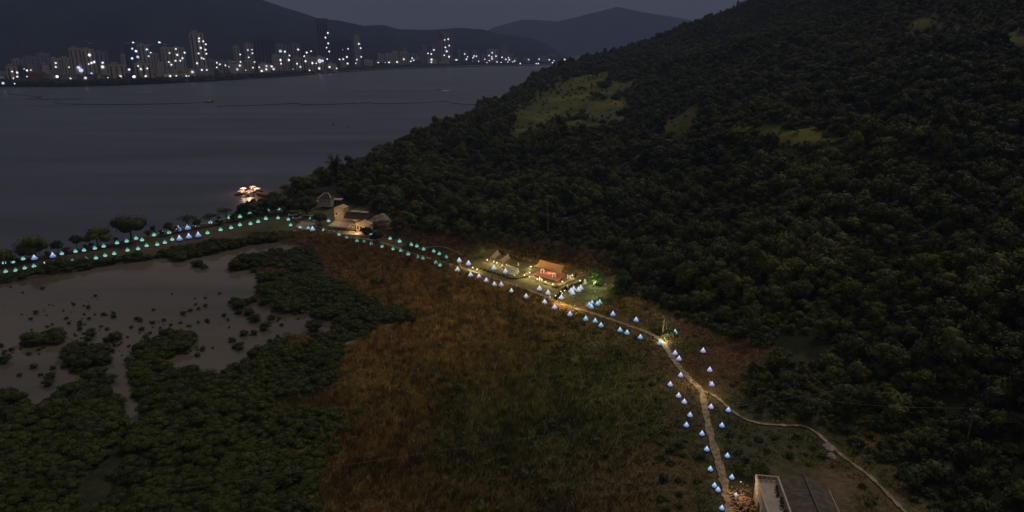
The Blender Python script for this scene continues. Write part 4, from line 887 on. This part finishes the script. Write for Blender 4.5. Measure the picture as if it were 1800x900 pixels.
# hipped house behind
o = thing('hipped_roof_house', 'grey house with dark hipped roof and pale ridge behind the restaurant', 'house', P(572, 364, 1.5), -.12); o.scale = (.66, .66, .78)
B_(-4.8, 4.8, 0, 8, 0, 5.6).build('wall', M['pale'], o)
MB().add([(-5.4, -.6, 5.6), (5.4, -.6, 5.6), (5.4, 8.6, 5.6), (-5.4, 8.6, 5.6), (-1.6, 4, 8.6), (1.8, 4, 8.6)], [(0, 1, 5, 4), (1, 2, 5), (2, 3, 4, 5), (3, 0, 4), (3, 2, 1, 0)]).build('roof', M['tile'], o)
MB().tube([(-5.4, -.6, 5.7), (-1.6, 4, 8.7), (1.8, 4, 8.7), (5.4, -.6, 5.7)], .32, 6).build('ridge_cap', M['white'], o)
MB().box(-6.2, .6, 3.6, 2.8, 3, .3).build('awning', M['white'], o)
for x in (-3, 0, 3): win(o, x, -.02, 3.2, 1, 1.2)
o = thing('garden_shed', 'small flat roofed shed between the hipped house and the restaurant', 'shed', P(592, 362, 1.2), -.1)
B_(-2.2, 2.2, 0, 4, 0, 3).build('wall', M['tile'], o); MB().box(0, 2, 3.01, 5, 4.6, .25).build('roof', M['sheet'], o); MB().box(0, -.06, .1, 1, .1, 2).build('door', M['wood'], o)
# concrete house at the lower right
def corner(px, py, z): return np.array(P(px, py, z))
zt = 5.6
A0 = corner(1329, 834, zt); A3 = corner(1349.6, 900, zt); dv = (A0-A3)[:2]; dv /= np.linalg.norm(dv)
rzv = math.atan2(dv[1], dv[0])-math.pi/2; A1 = corner(1370, 842, zt); Wt = abs((A1-A0)[0]*math.cos(rzv)+(A1-A0)[1]*math.sin(rzv))
o = thing('concrete_house', 'concrete house with flat parapet terrace and dark pitched tile roof', 'house', (A0[0], A0[1], .4), rzv)
L_ = 15.0; zt_ = zt-.4
def Bl(x0, x1, y0, y1, z0, z1): return MB().box((x0+x1)/2, (y0+y1)/2, z0, x1-x0, y1-y0, z1-z0)
Bl(0, Wt, -L_, 0, 0, zt_-1.1).build('wall', M['pale'], o)
Bl(.22, Wt-.22, -L_+.22, -.22, zt_-1.098, zt_-1.0).build('terrace_floor', mat('terrace_screed', (.30, .26, .23), (.40, .35, .31), .6), o)
Bl(-.05, .2, -L_, .05, zt_-1.097, zt_).build('parapet', M['pale'], o); Bl(Wt-.2, Wt+.05, -L_, .05, zt_-1.097, zt_).build('parapet', M['pale'], o)
Bl(.203, Wt-.203, -.18, .05, zt_-.14, zt_-.003).build('rail', M['pale'], o); Bl(.203, Wt-.203, -.12, .0, zt_-1.097, zt_-.9).build('rail', M['pale'], o)
for i in range(5): x = .203+(Wt-.5)*i/4+.05; Bl(x-.08, x+.08, -.15, .02, zt_-.897, zt_-.143).build('baluster', M['pale'], o)
for i in range(4): x = .3+(Wt-.6)*(i+.5)/4; Bl(x-.28, x+.28, -.08, -.05, zt_-.6, zt_-.5).build('screen_bar', M['concrete'], o)
W2 = 8.6; hx = Wt+.25
Bl(hx, hx+W2, -L_, -.3, 0, zt_-1.6).build('wing_wall', M['pale'], o)
rg = zt_+.6; ev = zt_-1.3
rt = mat('old_roof_tile', (.055, .044, .034), (.12, .10, .075), 1.1, bump=.8)
MB().add([(hx-.1, -L_, ev+.5), (hx+4.1, -L_, rg), (hx+W2+.5, -L_, ev-.6), (hx-.1, .2, ev+.5), (hx+4.1, .2, rg), (hx+W2+.5, .2, ev-.6), (hx-.1, .2, ev+.35), (hx+4.1, .2, rg-.15), (hx+W2+.5, .2, ev-.75)], [(0, 1, 4, 3), (1, 2, 5, 4), (3, 4, 7, 6), (4, 5, 8, 7)]).build('roof', rt, o)
MB().tube([(hx+4.1, .3, rg+.02), (hx+4.1, -L_, rg+.02)], .28, 6).build('ridge_cap', M['dark'], o)
for y in (-2.4, -6.5, -10): win(o, -.02, y, 2.0, .9, 1.0, math.pi/2)
MB().box(-.06, -4.6, 0, .1, 1.2, 2.4).build('door', M['wood'], o)
MB().tube([(-.3, -.3, 0), (-.3, -.3, zt_)], .06, 6).build('downpipe', M['dark'], o)
for i in range(7):
    b = crown_mesh('foliage', M['fol'], .5, .7, 4, 26, .09, base=.2, seed=200+i); q = bpy.data.objects.new('potted_plant', b); C.objects.link(q)
    yy = -2.2-i*1.15; R_ = np.array([math.cos(rzv), math.sin(rzv)]); U_ = np.array([-math.sin(rzv), math.cos(rzv)]); pxy = A0[:2]+R_*(Wt-.7-.12*(i % 3))+U_*yy
    q.location = (pxy[0], pxy[1], .4+zt_-1.0); tag(q, 'potted plant along the right parapet of the house terrace, %s from the back' % ordn(i), 'plant', 'potted plants on the terrace')
# rubble heap
r = random.Random(5); b = MB(); c0 = np.array(P(1306, 888, .6))
for i in range(420):
    a = r.uniform(0, 6.28); q = abs(r.gauss(0, 1)); x, y = c0[0]+math.cos(a)*q*1.7, c0[1]+math.sin(a)*q*2.6; s_ = r.uniform(.12, .42); z_ = max(0, 1.1-q*.5)*r.uniform(.5, 1)
    b.box(x, y, .5+z_, s_*1.4, s_, s_*.7, r.uniform(0, 3), taper=r.uniform(.5, .9))
tag(b.build('rubble_heap', M['rubble']), 'heap of broken brick and stone rubble lit warm beside the house', 'rubble', kind='stuff')
tag(MB().tube([P(1290, 856, .9), P(1322, 868, 1.1)], .12, 6).build('fallen_beam', M['wood']), 'long timber beam lying behind the rubble heap', 'beam')

# ------------------------------------------------------------------ pier, boats, booms
o = thing('floating_platform', 'star shaped lit floating platform with walkway off the headland', 'platform', P(438, 338, .2), .1); o.scale = (1.05, 1, .68)
b = MB()
for i in range(5):
    a = i*6.283/5+.2; b.box(math.cos(a)*3.6, math.sin(a)*6.5, .2, 7.0, 3.0, .7, a)
b.lathe([(3, .2), (3, .95)], 12); b.build('pontoon', M['wood'], o)
for i in range(5):
    a = i*6.283/5+.2; x, y = math.cos(a)*4.2, math.sin(a)*7.2
    MB().lathe([(1.9, 0), (.08, .9)], 8, x, y, 2.6).build('kiosk_roof', M['white'], o); 
    MB().tube([(x, y, .9), (x, y, 2.65)], .12, 6).build('kiosk_post', M['wood'], o)
    MB().sphere(x*.8, y*.8-1.6, 2.0, .34, 1, 8).build('lamp', glow('pier_lamp', (1, .78, .66), 2.2), o)
point(o, 11.0, 8000, (1, .50, .26), .5, 0, 0); point(o, 6.5, 500, (1, .7, .6), .5, -3, -1)
e_ = np.array(P(482, 346, 1)); l0 = np.array(P(452, 339.5, 1))
q = MB(); q.tube([l0-np.array([0, 0, .1]), (l0+e_)/2, e_+np.array([0, 0, .6])], 1.0, 6); tag(q.build('pier_walkway', M['wood']), 'narrow wooden walkway joining the lit platform to the shore', 'pier')
def boat(px, py, L, label, rz=0, m='dark', cabin=True, z=0):
    o = thing('boat', label, 'boat', P(px, py, z), rz, None); w_ = L*.28
    pr = [(-L/2, -w_/2*.8), (L*.2, -w_/2), (L/2, 0), (L*.2, w_/2), (-L/2, w_/2*.8)]; bb = MB(); n = 5
    vs = [(x*.85, y*.7, -.15) for x, y in pr]+[(x, y, L*.09+(.1*L if x > L*.4 else 0)) for x, y in pr]; bb.add(vs, [(4, 3, 2, 1, 0), (5, 6, 7, 8, 9)]+[(i, (i+1) % n, (i+1) % n+n, i+n) for i in range(n)]); bb.build('hull', M[m], o)
    if cabin: MB().box(-L*.08, 0, L*.1, L*.3, w_*.6, L*.13, taper=.85).build('cabin', M['white'], o)
    return o
boat(422, 342, 6, 'dark boat moored left of the lit platform', .2, cabin=False); boat(438, 345, 7, 'pale boat moored in front of the lit platform', .1, cabin=True, m='concrete'); boat(430, 346.5, 5, 'small dark boat below the lit platform', .3, cabin=False)
boat(772, 157.5, 11, 'small motorboat with pale wake far out in the bay', 3.0)
x, y, z = P(773, 158.5, 0)
tag(MB().add([(x-1, y-2, .05), (x+26, y-16, .05), (x+14, y-26, .05)], [(0, 2, 1)]).build('boat_wake', mat('foam', (.5, .5, .52))), kind='structure')
boat(368, 180, 14, 'dark work boat at the right end of the left net line', .1, cabin=True); boat(68, 172, 9, 'dark sampan on the left net line', .2, cabin=False); boat(351, 134.5+5, 12, 'small pale boat near the far promenade', .1, m='concrete')
o = thing('channel_marker', 'thin cross shaped channel marker standing in the water', 'marker', P(586, 222, 0)); MB().tube([(0, 0, -1), (0, 0, 4.6)], .16, 6).build('post', M['dark'], o); MB().box(0, 0, 2.0, 3.6, .3, .3).build('crossbar', M['dark'], o)
boat(613, 223, 3, 'tiny dark dinghy right of the channel marker', 0, cabin=False)
def boom(px, label, r_=.55):
    pts = smooth([P(a, b, .15) for a, b in px], 8); b = MB(); b.tube(pts, [r_*(.6+.7*random.random()) for _ in pts], 6); tag(b.build('floating_boom', M['blue']), label, 'boom', 'floating net booms')
boom([(383,188),(400,186.5),(440,185.5),(480,184),(522,182),(530,184.5),(560,184),(600,183),(652,180.5),(660,182.5),(700,182),(740,180.5),(784,178.5),(795,181.5),(820,183.5),(856,184.5)], 'long blue floating boom across the middle of the bay', .8)
boom([(95,180),(110,182.5),(150,183.5),(210,184),(260,183.5),(320,182),(362,180)], 'dark floating net line in the left part of the bay', .7)
boom([(14,165),(35,167),(60,169.5),(80,168.5)], 'short dark net line nearest the left far shore'); boom([(48,174),(80,175),(110,174.5),(145,174)], 'short dark net line behind the left boom'); boom([(95,180),(104,176.5),(112,174.5)], 'short connecting net line in the left bay')

# ------------------------------------------------------------------ the city on the far shore
FM = {'pale': facade('pale_facade', (.62, .56, .47), (.10, .10, .10)), 'cream': facade('cream_facade', (.66, .56, .42), (.09, .08, .07), 3.6, 3.2), 'grey': facade('grey_facade', (.34, .33, .34), (.05, .05, .07)),
      'dark': facade('dark_facade', (.10, .10, .13), (.02, .02, .035), 5, 3.6, .6, .5), 'red': facade('red_facade', (.30, .10, .09), (.06, .03, .03)), 'blue': facade('blue_facade', (.06, .09, .14), (.02, .03, .07), 4, 3.6, .7, .6)}
strip = {'pale': (.07, .07, .075), 'cream': (.08, .07, .055), 'grey': (.05, .05, .065), 'dark': (.018, .018, .03), 'red': (.05, .03, .03), 'blue': (.03, .05, .09)}
SM = {k_: mat(k_+'_recess', v, rough=.4) for k_, v in strip.items()}
roofm = mat('city_roof', (.10, .10, .10), (.16, .15, .14), .1)
# x0, x1, top, base, colour, label
city = [(0,19,83,118,'grey','wide hazy grey block at the left edge of the city'),(17,34,117,146,'cream','cream block beside the water at the left end of the city'),(36,51,118,144,'dark','dark blue striped block beside the leftmost cream one'),
 (25,45,105,124,'cream','cream mid-rise above the leftmost waterfront blocks'),(46,69,101,124,'grey','wide grey mid-rise left of the long low row'),(70,92,95,122,'grey','hazy grey mid-rise with stepped top in the left city'),(93,109,103,124,'cream','cream mid-rise right of the stepped one'),(110,128,102,124,'cream','cream mid-rise left of the pale tower pair'),
 (55,78,130,148,'red','low dull red building beside the water at left'),(80,100,133,147,'grey','low grey building right of the red one'),(110,135,134,148,'grey','low waterfront building under the big white glows'),(138,165,137,149,'red','low red roofed building on the waterfront'),
 (130,150,86,134,'cream','left one of the tall cream tower pair'),(151,171,88,134,'cream','right one of the tall cream tower pair'),(173,193,92,130,'grey','grey tower right of the cream tower pair'),(199,214,82,124,'dark','dark tower left of the blue lit one'),(216,226,97,122,'cream','narrow cream block between dark towers'),
 (227,246,82,134,'blue','deep blue tower with blue lights'),(248,267,80,126,'pale','pale tower right of the blue one'),(268,282,95,124,'pale','short pale block right of the pale tower'),(195,221,114,142,'cream','cream waterfront block below the dark tower'),(241,270,112,144,'cream','wide cream waterfront block below the blue tower'),
 (288,307,85,124,'pale','left one of the joined pale slab pair'),(308,328,85,124,'pale','right one of the joined pale slab pair'),(342,365,61,132,'pale','tallest pale slab tower standing alone left of centre'),
 (277,289,130,143,'cream','low waterfront block, first in the row below the pale slabs'),(291,303,129,143,'cream','low waterfront block, second in the row below the pale slabs'),(305,317,129,142,'cream','low waterfront block, third in the row below the pale slabs'),(319,331,128,142,'cream','low waterfront block, fourth in the row below the pale slabs'),(334,346,126,141,'pale','low waterfront block at the foot of the tallest slab'),
 (366,384,106,130,'grey','low grey block right of the tallest slab'),(386,404,108,130,'grey','low grey block left of the slim tower'),(348,378,120,140,'grey','long low grey waterfront hall'),
 (414,425,83,126,'pale','slim pale tower left of the dark twin towers'),(434,449,79,126,'pale','pale tower touching the dark twin towers'),(450,468,70,126,'dark','left one of the dark twin towers'),(469,486,72,126,'dark','right one of the dark twin towers'),
 (405,430,112,132,'pale','low pale block beneath the slim tower'),(432,448,106,132,'cream','cream block beneath the pale tower'),(456,478,113,131,'cream','cream block with bright glows beneath the dark towers'),(481,494,98,130,'cream','cream block with a tall glow right of the dark towers'),(497,510,99,130,'pale','pale block beside the tall glow'),
 (488,511,80,122,'grey','grey tower behind the tall glow'),(513,531,79,122,'grey','left grey tower of the central cluster'),(533,558,82,122,'dark','wide dark tower of the central cluster'),(517,535,102,130,'cream','cream block below the left grey tower'),(538,556,101,129,'cream','cream block below the wide dark tower'),(557,574,101,128,'cream','cream block with star glow under the teal topped tower'),
 (562,581,44,122,'dark','tallest dark tower with teal crown'),(584,604,74,120,'dark','dark tower right of the teal crowned one'),(605,620,72,120,'dark','dark tower left of the slim pale one'),(625,636,65,118,'pale','slim pale tower right of the dark group'),
 (576,592,112,127,'cream','low cream block right of the star glow'),(600,607,104,122,'cream','tiny cream block below the dark tower'),(640,656,106,118,'pale','low white villa block near the wooded knoll'),(664,676,96,114,'pale','left pale block behind the knoll'),(677,690,95,114,'pale','right pale block behind the knoll'),
 (690,702,91,116,'pale','pale tower at the right of the knoll'),(704,719,92,117,'cream','cream tower with pointed roof'),(721,736,95,113,'grey','low grey block right of the pointed roof tower'),(737,752,81,114,'grey','grey tower left of the red topped tower'),(754,770,81,114,'grey','grey tower touching the red topped tower'),
 (771,796,60,115,'grey','tall grey tower with red topped corner right of centre'),(752,768,104,116,'cream','low cream block with double glow below the grey towers'),(772,790,104,116,'cream','low cream block under the red topped tower'),
 (805,811,88,112,'grey','needle like grey tower right of the tall one'),(814,823,90,112,'grey','thin grey tower of the right cluster'),(830,842,90,112,'grey','grey tower with small point in the right cluster'),(845,855,96,112,'grey','short grey block left of the wide pale block'),
 (856,876,88,112,'pale','wide pale block of the right cluster'),(880,893,83,109,'grey','hazy grey block on the rise behind the right cluster'),(883,904,95,112,'grey','grey block with many lights right of the wide pale one'),(896,909,102,112,'cream','low cream block at the right cluster waterside'),
 (920,932,102,112,'grey','faint low block right of the clusters'),(944,954,99,111,'grey','faint block near the right end of the shore'),(956,968,104,112,'grey','last faint block before the headland'),(984,1002,106,113,'red','low dull red building just behind the headland')]
rf_ = random.Random(21); nf = 0
for q in range(46):
    a = 6+q*21.5+rf_.uniform(-5, 5); w_ = rf_.uniform(7, 15); sy_ = shoreY(a); off = rf_.choice((4, 6, 9, 13)); hh_ = rf_.uniform(5, 11)
    if off > sy_-104: continue
    city.append((a-w_/2, a+w_/2, sy_-off-hh_, sy_-off, rf_.choice(('pale', 'cream', 'cream', 'grey', 'dark', 'red')), 'low block filling the crowded far waterfront, %s such block from the left' % ordn(nf))); nf += 1
nf = 0
for q in range(48):
    a = 20+q*20.3+rf_.uniform(-6, 6); w_ = rf_.uniform(6, 13); sy_ = shoreY(a); off = rf_.choice((14, 17, 20)) if a < 640 else rf_.choice((7, 9)); hh_ = rf_.uniform(9, 21)*(1 if a < 640 else .6)
    if sy_-off < 101: continue
    city.append((a-w_/2, a+w_/2, sy_-off-hh_, sy_-off, rf_.choice(('pale', 'cream', 'grey', 'grey', 'pale')), 'hazy mid-rise block behind the far waterfront rows, %s such block from the left' % ordn(nf))); nf += 1
blds = []
for i, (x0, x1, top, base, colr, lab) in enumerate(city):
    pc = (x0+x1)/2; base = min(base, shoreY(pc)-2.0)
    Pg = P(pc, base, 3); k = mpp(pc, base, 3); w_ = (x1-x0)*k*.97; h_ = (base-top)*k*1.0; dp = min(max(w_*.7, 14), 34)
    az_ = math.atan2(Pg[0], Pg[1]); o = thing('apartment_tower' if h_ > 70 else 'city_block', lab+' across the bay' if len(lab.split()) < 13 else lab, 'building', Pg, -az_, 'city buildings on the far shore')
    nst = 2 if w_ < 22 else 3 if w_ < 40 else 4
    MB().box(0, dp/2, -2, w_, dp, h_+2).build('wall', FM[colr], o)
    if h_ > 35:
        for j in range(nst):
            xx = -w_/2+w_*(j+.5)/nst; MB().box(xx, -.1, 3, w_/nst*.30, .9, h_-8).build('window_strip', SM[colr], o)
    if lab.startswith('cream tower with pointed'):
        MB().lathe([(w_*.35, 0), (.5, w_*.5)], 4, 0, dp/2, h_).build('roof', roofm, o)
    else:
        MB().box(0, dp/2, h_, w_*1.02, dp*1.02, 1.2).build('roof', roofm, o)
        MB().box(-w_*.12, dp/2, h_+1.2, w_*.4, dp*.5, max(3, h_*.035)).build('plant_room', FM[colr], o)
    if 'teal crown' in lab: MB().box(0, dp/2, h_+1.3, w_*1.1, dp*1.1, 14).build('crown_screen', mat('teal_glass', (.05, .14, .17)), o)
    if 'red topped' in lab: MB().box(-w_*.33, -.3, h_*.78, w_*.3, 1.2, h_*.2).build('red_panel', M['rust'], o)
    blds.append((x0, x1, top-1, base, Pg, o, dp, az_))
cl = [(0,60,8.18,[(15,640,2),(43,705,2),(175,538,1),(198,638,1),(247,553,1),(247,612,1),(210,712,0),(347,500,0),(388,522,1),(387,610,0),(445,517,0),(617,497,3),(745,492,3),(803,415,1),(803,473,1),(992,475,0),(822,610,2),(680,708,2),(1013,640,1),(1228,630,2),(1130,480,3),(1165,520,3),(1285,300,2),(1235,470,1),(1278,430,1),(1315,415,1),(1353,400,2),(1475,410,2),(1475,470,2),(1315,565,2),(1465,658,2),(1580,570,0),(1553,628,0)]),
 (200,50,8.18,[(303,217,1),(640,217,1),(265,290,2),(320,327,2),(345,410,2),(263,430,2),(475,302,1),(531,348,1),(501,398,1),(222,590,2),(348,540,1),(390,585,1),(482,575,1),(95,695,2),(295,700,3),(460,690,2),(893,295,1),(803,353,1),(860,373,1),(877,390,1),(912,380,1),(1020,348,1),(988,427,1),(958,464,1),(887,465,1),(791,483,1),(829,521,1),(1226,143,1),(1226,184,1),(1287,185,1),(1323,228,1),(1252,279,1),(1319,306,1),(1219,359,1),(1332,363,1),(1263,425,1),(1292,436,1),(1197,500,1),(741,697,1),(735,732,0),(812,686,1),(899,686,1),(1043,687,1),(1086,682,1),(1131,625,2),(1325,557,1),(1266,597,1),(1338,597,1),(1482,493,1),(1525,516,1),(1605,531,1),(1480,560,0)]),
 (400,30,8.18,[(182,538,0),(186,643,1),(293,474,0),(351,468,0),(395,488,0),(357,520,0),(305,578,1),(389,646,0),(84,653,1),(22,714,1),(176,697,1),(140,752,2),(262,765,0),(365,727,1),(453,722,1),(492,777,2),(560,705,2),(558,752,1),(635,710,2),(662,747,2),(760,490,2),(825,497,2),(890,552,1),(765,618,2),(882,618,2),(773,670,1),(1016,467,1),(1138,511,1),(1201,491,1),(1103,563,1),(1121,634,1),(1000,671,1),(948,752,1),(1048,716,2),(1220,661,1),(1276,665,1),(1178,769,1),(1325,632,3),(1368,628,1),(1317,738,1),(1433,604,1),(1466,718,1),(1570,738,1),(1442,228,1),(1408,295,1),(1447,378,1),(1424,440,1),(1462,495,1),(1610,608,1)]),
 (600,40,8.18,[(27,385,1),(97,374,1),(80,492,1),(27,522,1),(90,586,1),(252,303,1),(278,364,1),(286,490,1),(223,531,1),(208,582,0),(465,632,1),(531,578,1),(630,580,1),(686,572,1),(803,564,1),(898,525,1),(1018,510,1),(999,555,1),(1042,540,1),(1046,612,1),(1249,441,1),(1293,449,1),(1330,391,1),(1297,528,1),(1293,567,1),(1485,247,1),(1536,235,1),(1552,328,1),(1497,354,1),(1516,410,1),(1479,469,1),(1548,488,1),(1616,580,1)]),
 (800,50,9.0,[(20,505,2),(151,404,0),(198,448,0),(180,488,1),(298,436,0),(283,464,0),(337,439,0),(276,529,0),(372,520,0),(471,487,0),(503,546,0),(586,384,0),(537,429,0),(647,437,0),(580,451,0),(585,481,0),(540,509,0),(663,532,0),(727,540,0),(742,457,1),(802,488,0),(845,463,0),(856,495,0),(834,533,0),(914,530,0),(942,516,0),(1004,388,0),(1036,447,0),(1081,454,0),(1152,410,1),(1031,555,0),(1163,493,0),(1236,485,1),(1284,556,0),(1317,556,0),(1330,487,0),(1387,547,0),(1489,496,0),(1542,540,0),(1565,512,0),(1731,495,1)])]
gw = glow('city_light', (.93, .94, 1), 1.5); gb = glow('city_blue_light', (.62, .70, 1), 1.2)
lights = []
for ox, oy, s_, ls in cl:
    for a, b_, r_ in ls: lights.append((ox+a/s_, oy+b_/s_, r_))
lights.sort()
BR = [1.05, 1.45, 2.1, 3.2]; ns = 0; sl = []
for (a, b_, r_) in lights:
    cand = [q for q in blds if q[0]-1 <= a <= q[1]+1 and q[2] <= b_ <= q[3]]
    m_ = gb if r_ >= 2 and (a*7 % 3) < 1.2 else gw
    if cand:
        q = min(cand, key=lambda q: q[4][1]); Pg, o, dp, az_ = q[4], q[5], q[6], q[7]
        d = ray(a, b_); nrm = np.array([math.sin(az_), math.cos(az_)]); dist = Pg[0]*nrm[0]+Pg[1]*nrm[1]-1.2; t = dist/(d[0]*nrm[0]+d[1]*nrm[1])
        p = np.array([0, 0, H])+d*t-np.array(Pg); c, s2 = math.cos(az_), math.sin(az_); lx = p[0]*c-p[1]*s2; ly = p[0]*s2+p[1]*c
        MB().sphere(lx, ly, p[2], BR[r_]*rf_.uniform(.72, 1.15)*t/F, 1, 10).build('facade_light', m_, o, smooth=True)
    else: sl.append((a, b_, r_, m_))
# lights that stand free: tall lamps on the waterfront, or lit hillside houses
for i, (a, b_, r_, m_) in enumerate(sl):
    y_lim = shoreY(a)-2
    if b_ > 84:
        z_ = 11.0; bb = max(b_, 98)
        x, y, _ = P(a, min(max(b_, 100), y_lim), 13) if b_ > 100 else P(a, 100, 13)
        d = ray(a, b_); t = y/d[1]; zz = H+d[2]*t
        o = thing('street_lamp', 'white free standing lamp in the far shore city, %s from the left' % ordn(i), 'lamp', (x, y, 3), 0, 'free standing lamps across the bay')
        MB().tube([(0, 0, -1), (0, 0, zz-3)], .5, 6).build('mast', M['dark'], o); MB().sphere(0, 0, zz-3, BR[r_]*t/F, 1, 10).build('lamp_head', m_, o, smooth=True)
# hillside village on the mountain
for i in range(16):
    a = 150+i*9.2+random.uniform(-2, 2); b_ = 76+random.uniform(-3, 4); d = ray(a, b_); t = 2600.0
    while t < 5200 and H+d[2]*t > float(mount_h(np.array([d[0]*t]), np.array([d[1]*t]), c1, .62, .8)[0]): t += 25
    if t >= 5200: continue
    x, y, z = d[0]*t, d[1]*t, H+d[2]*t; k = t/F
    o = thing('hillside_house', 'faint pale house high on the mountain, %s from the left' % ordn(i), 'house', (x, y, z-3), -math.atan2(x, y), 'houses high on the mountain')
    w_ = random.uniform(4, 7)*k; h_ = random.uniform(1.6, 3)*k; MB().box(0, 0, -15, w_, 18, 15+h_).build('wall', FM['pale'], o); MB().box(0, 0, h_, w_*1.05, 19, 2).build('roof', roofm, o)
    if i in (9, 14): MB().sphere(0, -13, h_*.8, 2.0*k, 1, 10).build('facade_light', gw, o, smooth=True)
# shore trees of the far side
tp = []; ts = []
for j in range(2600):
    a = random.uniform(-60, 1010); b_ = shoreY(a)-random.choice([random.uniform(1.5, 3.5), random.uniform(1.5, 3.5), random.uniform(3, 14)])
    if b_ < 99: continue
    tp.append(P(a, b_, 2.5)); q = random.uniform(1.0, 1.7); ts.append((q*1.3, q*1.3, q))
o = scatter('shore_trees', np.array(tp), np.array(ts), bpy.data.collections['forest_crown'], len(forest)); tag(o, 'dark band of trees along the far waterfront', 'trees', kind='stuff')
# ------------------------------------------------------------------ haze
hz = bpy.data.materials.new('haze_air'); hz.use_nodes = True; t = hz.node_tree; t.nodes.clear(); ho = N(t, 'ShaderNodeOutputMaterial'); pv = N(t, 'ShaderNodeVolumePrincipled')
pv.inputs['Density'].default_value = .00011; pv.inputs['Color'].default_value = (.36, .50, .95, 1); pv.inputs['Anisotropy'].default_value = 0
t.links.new(pv.outputs[0], ho.inputs['Volume'])
hb = MB().box(0, 7700, -4, 32400, 17200, 1500).build('haze', hz); tag(hb, 'thin bluish evening haze over the bay', 'haze', kind='stuff')
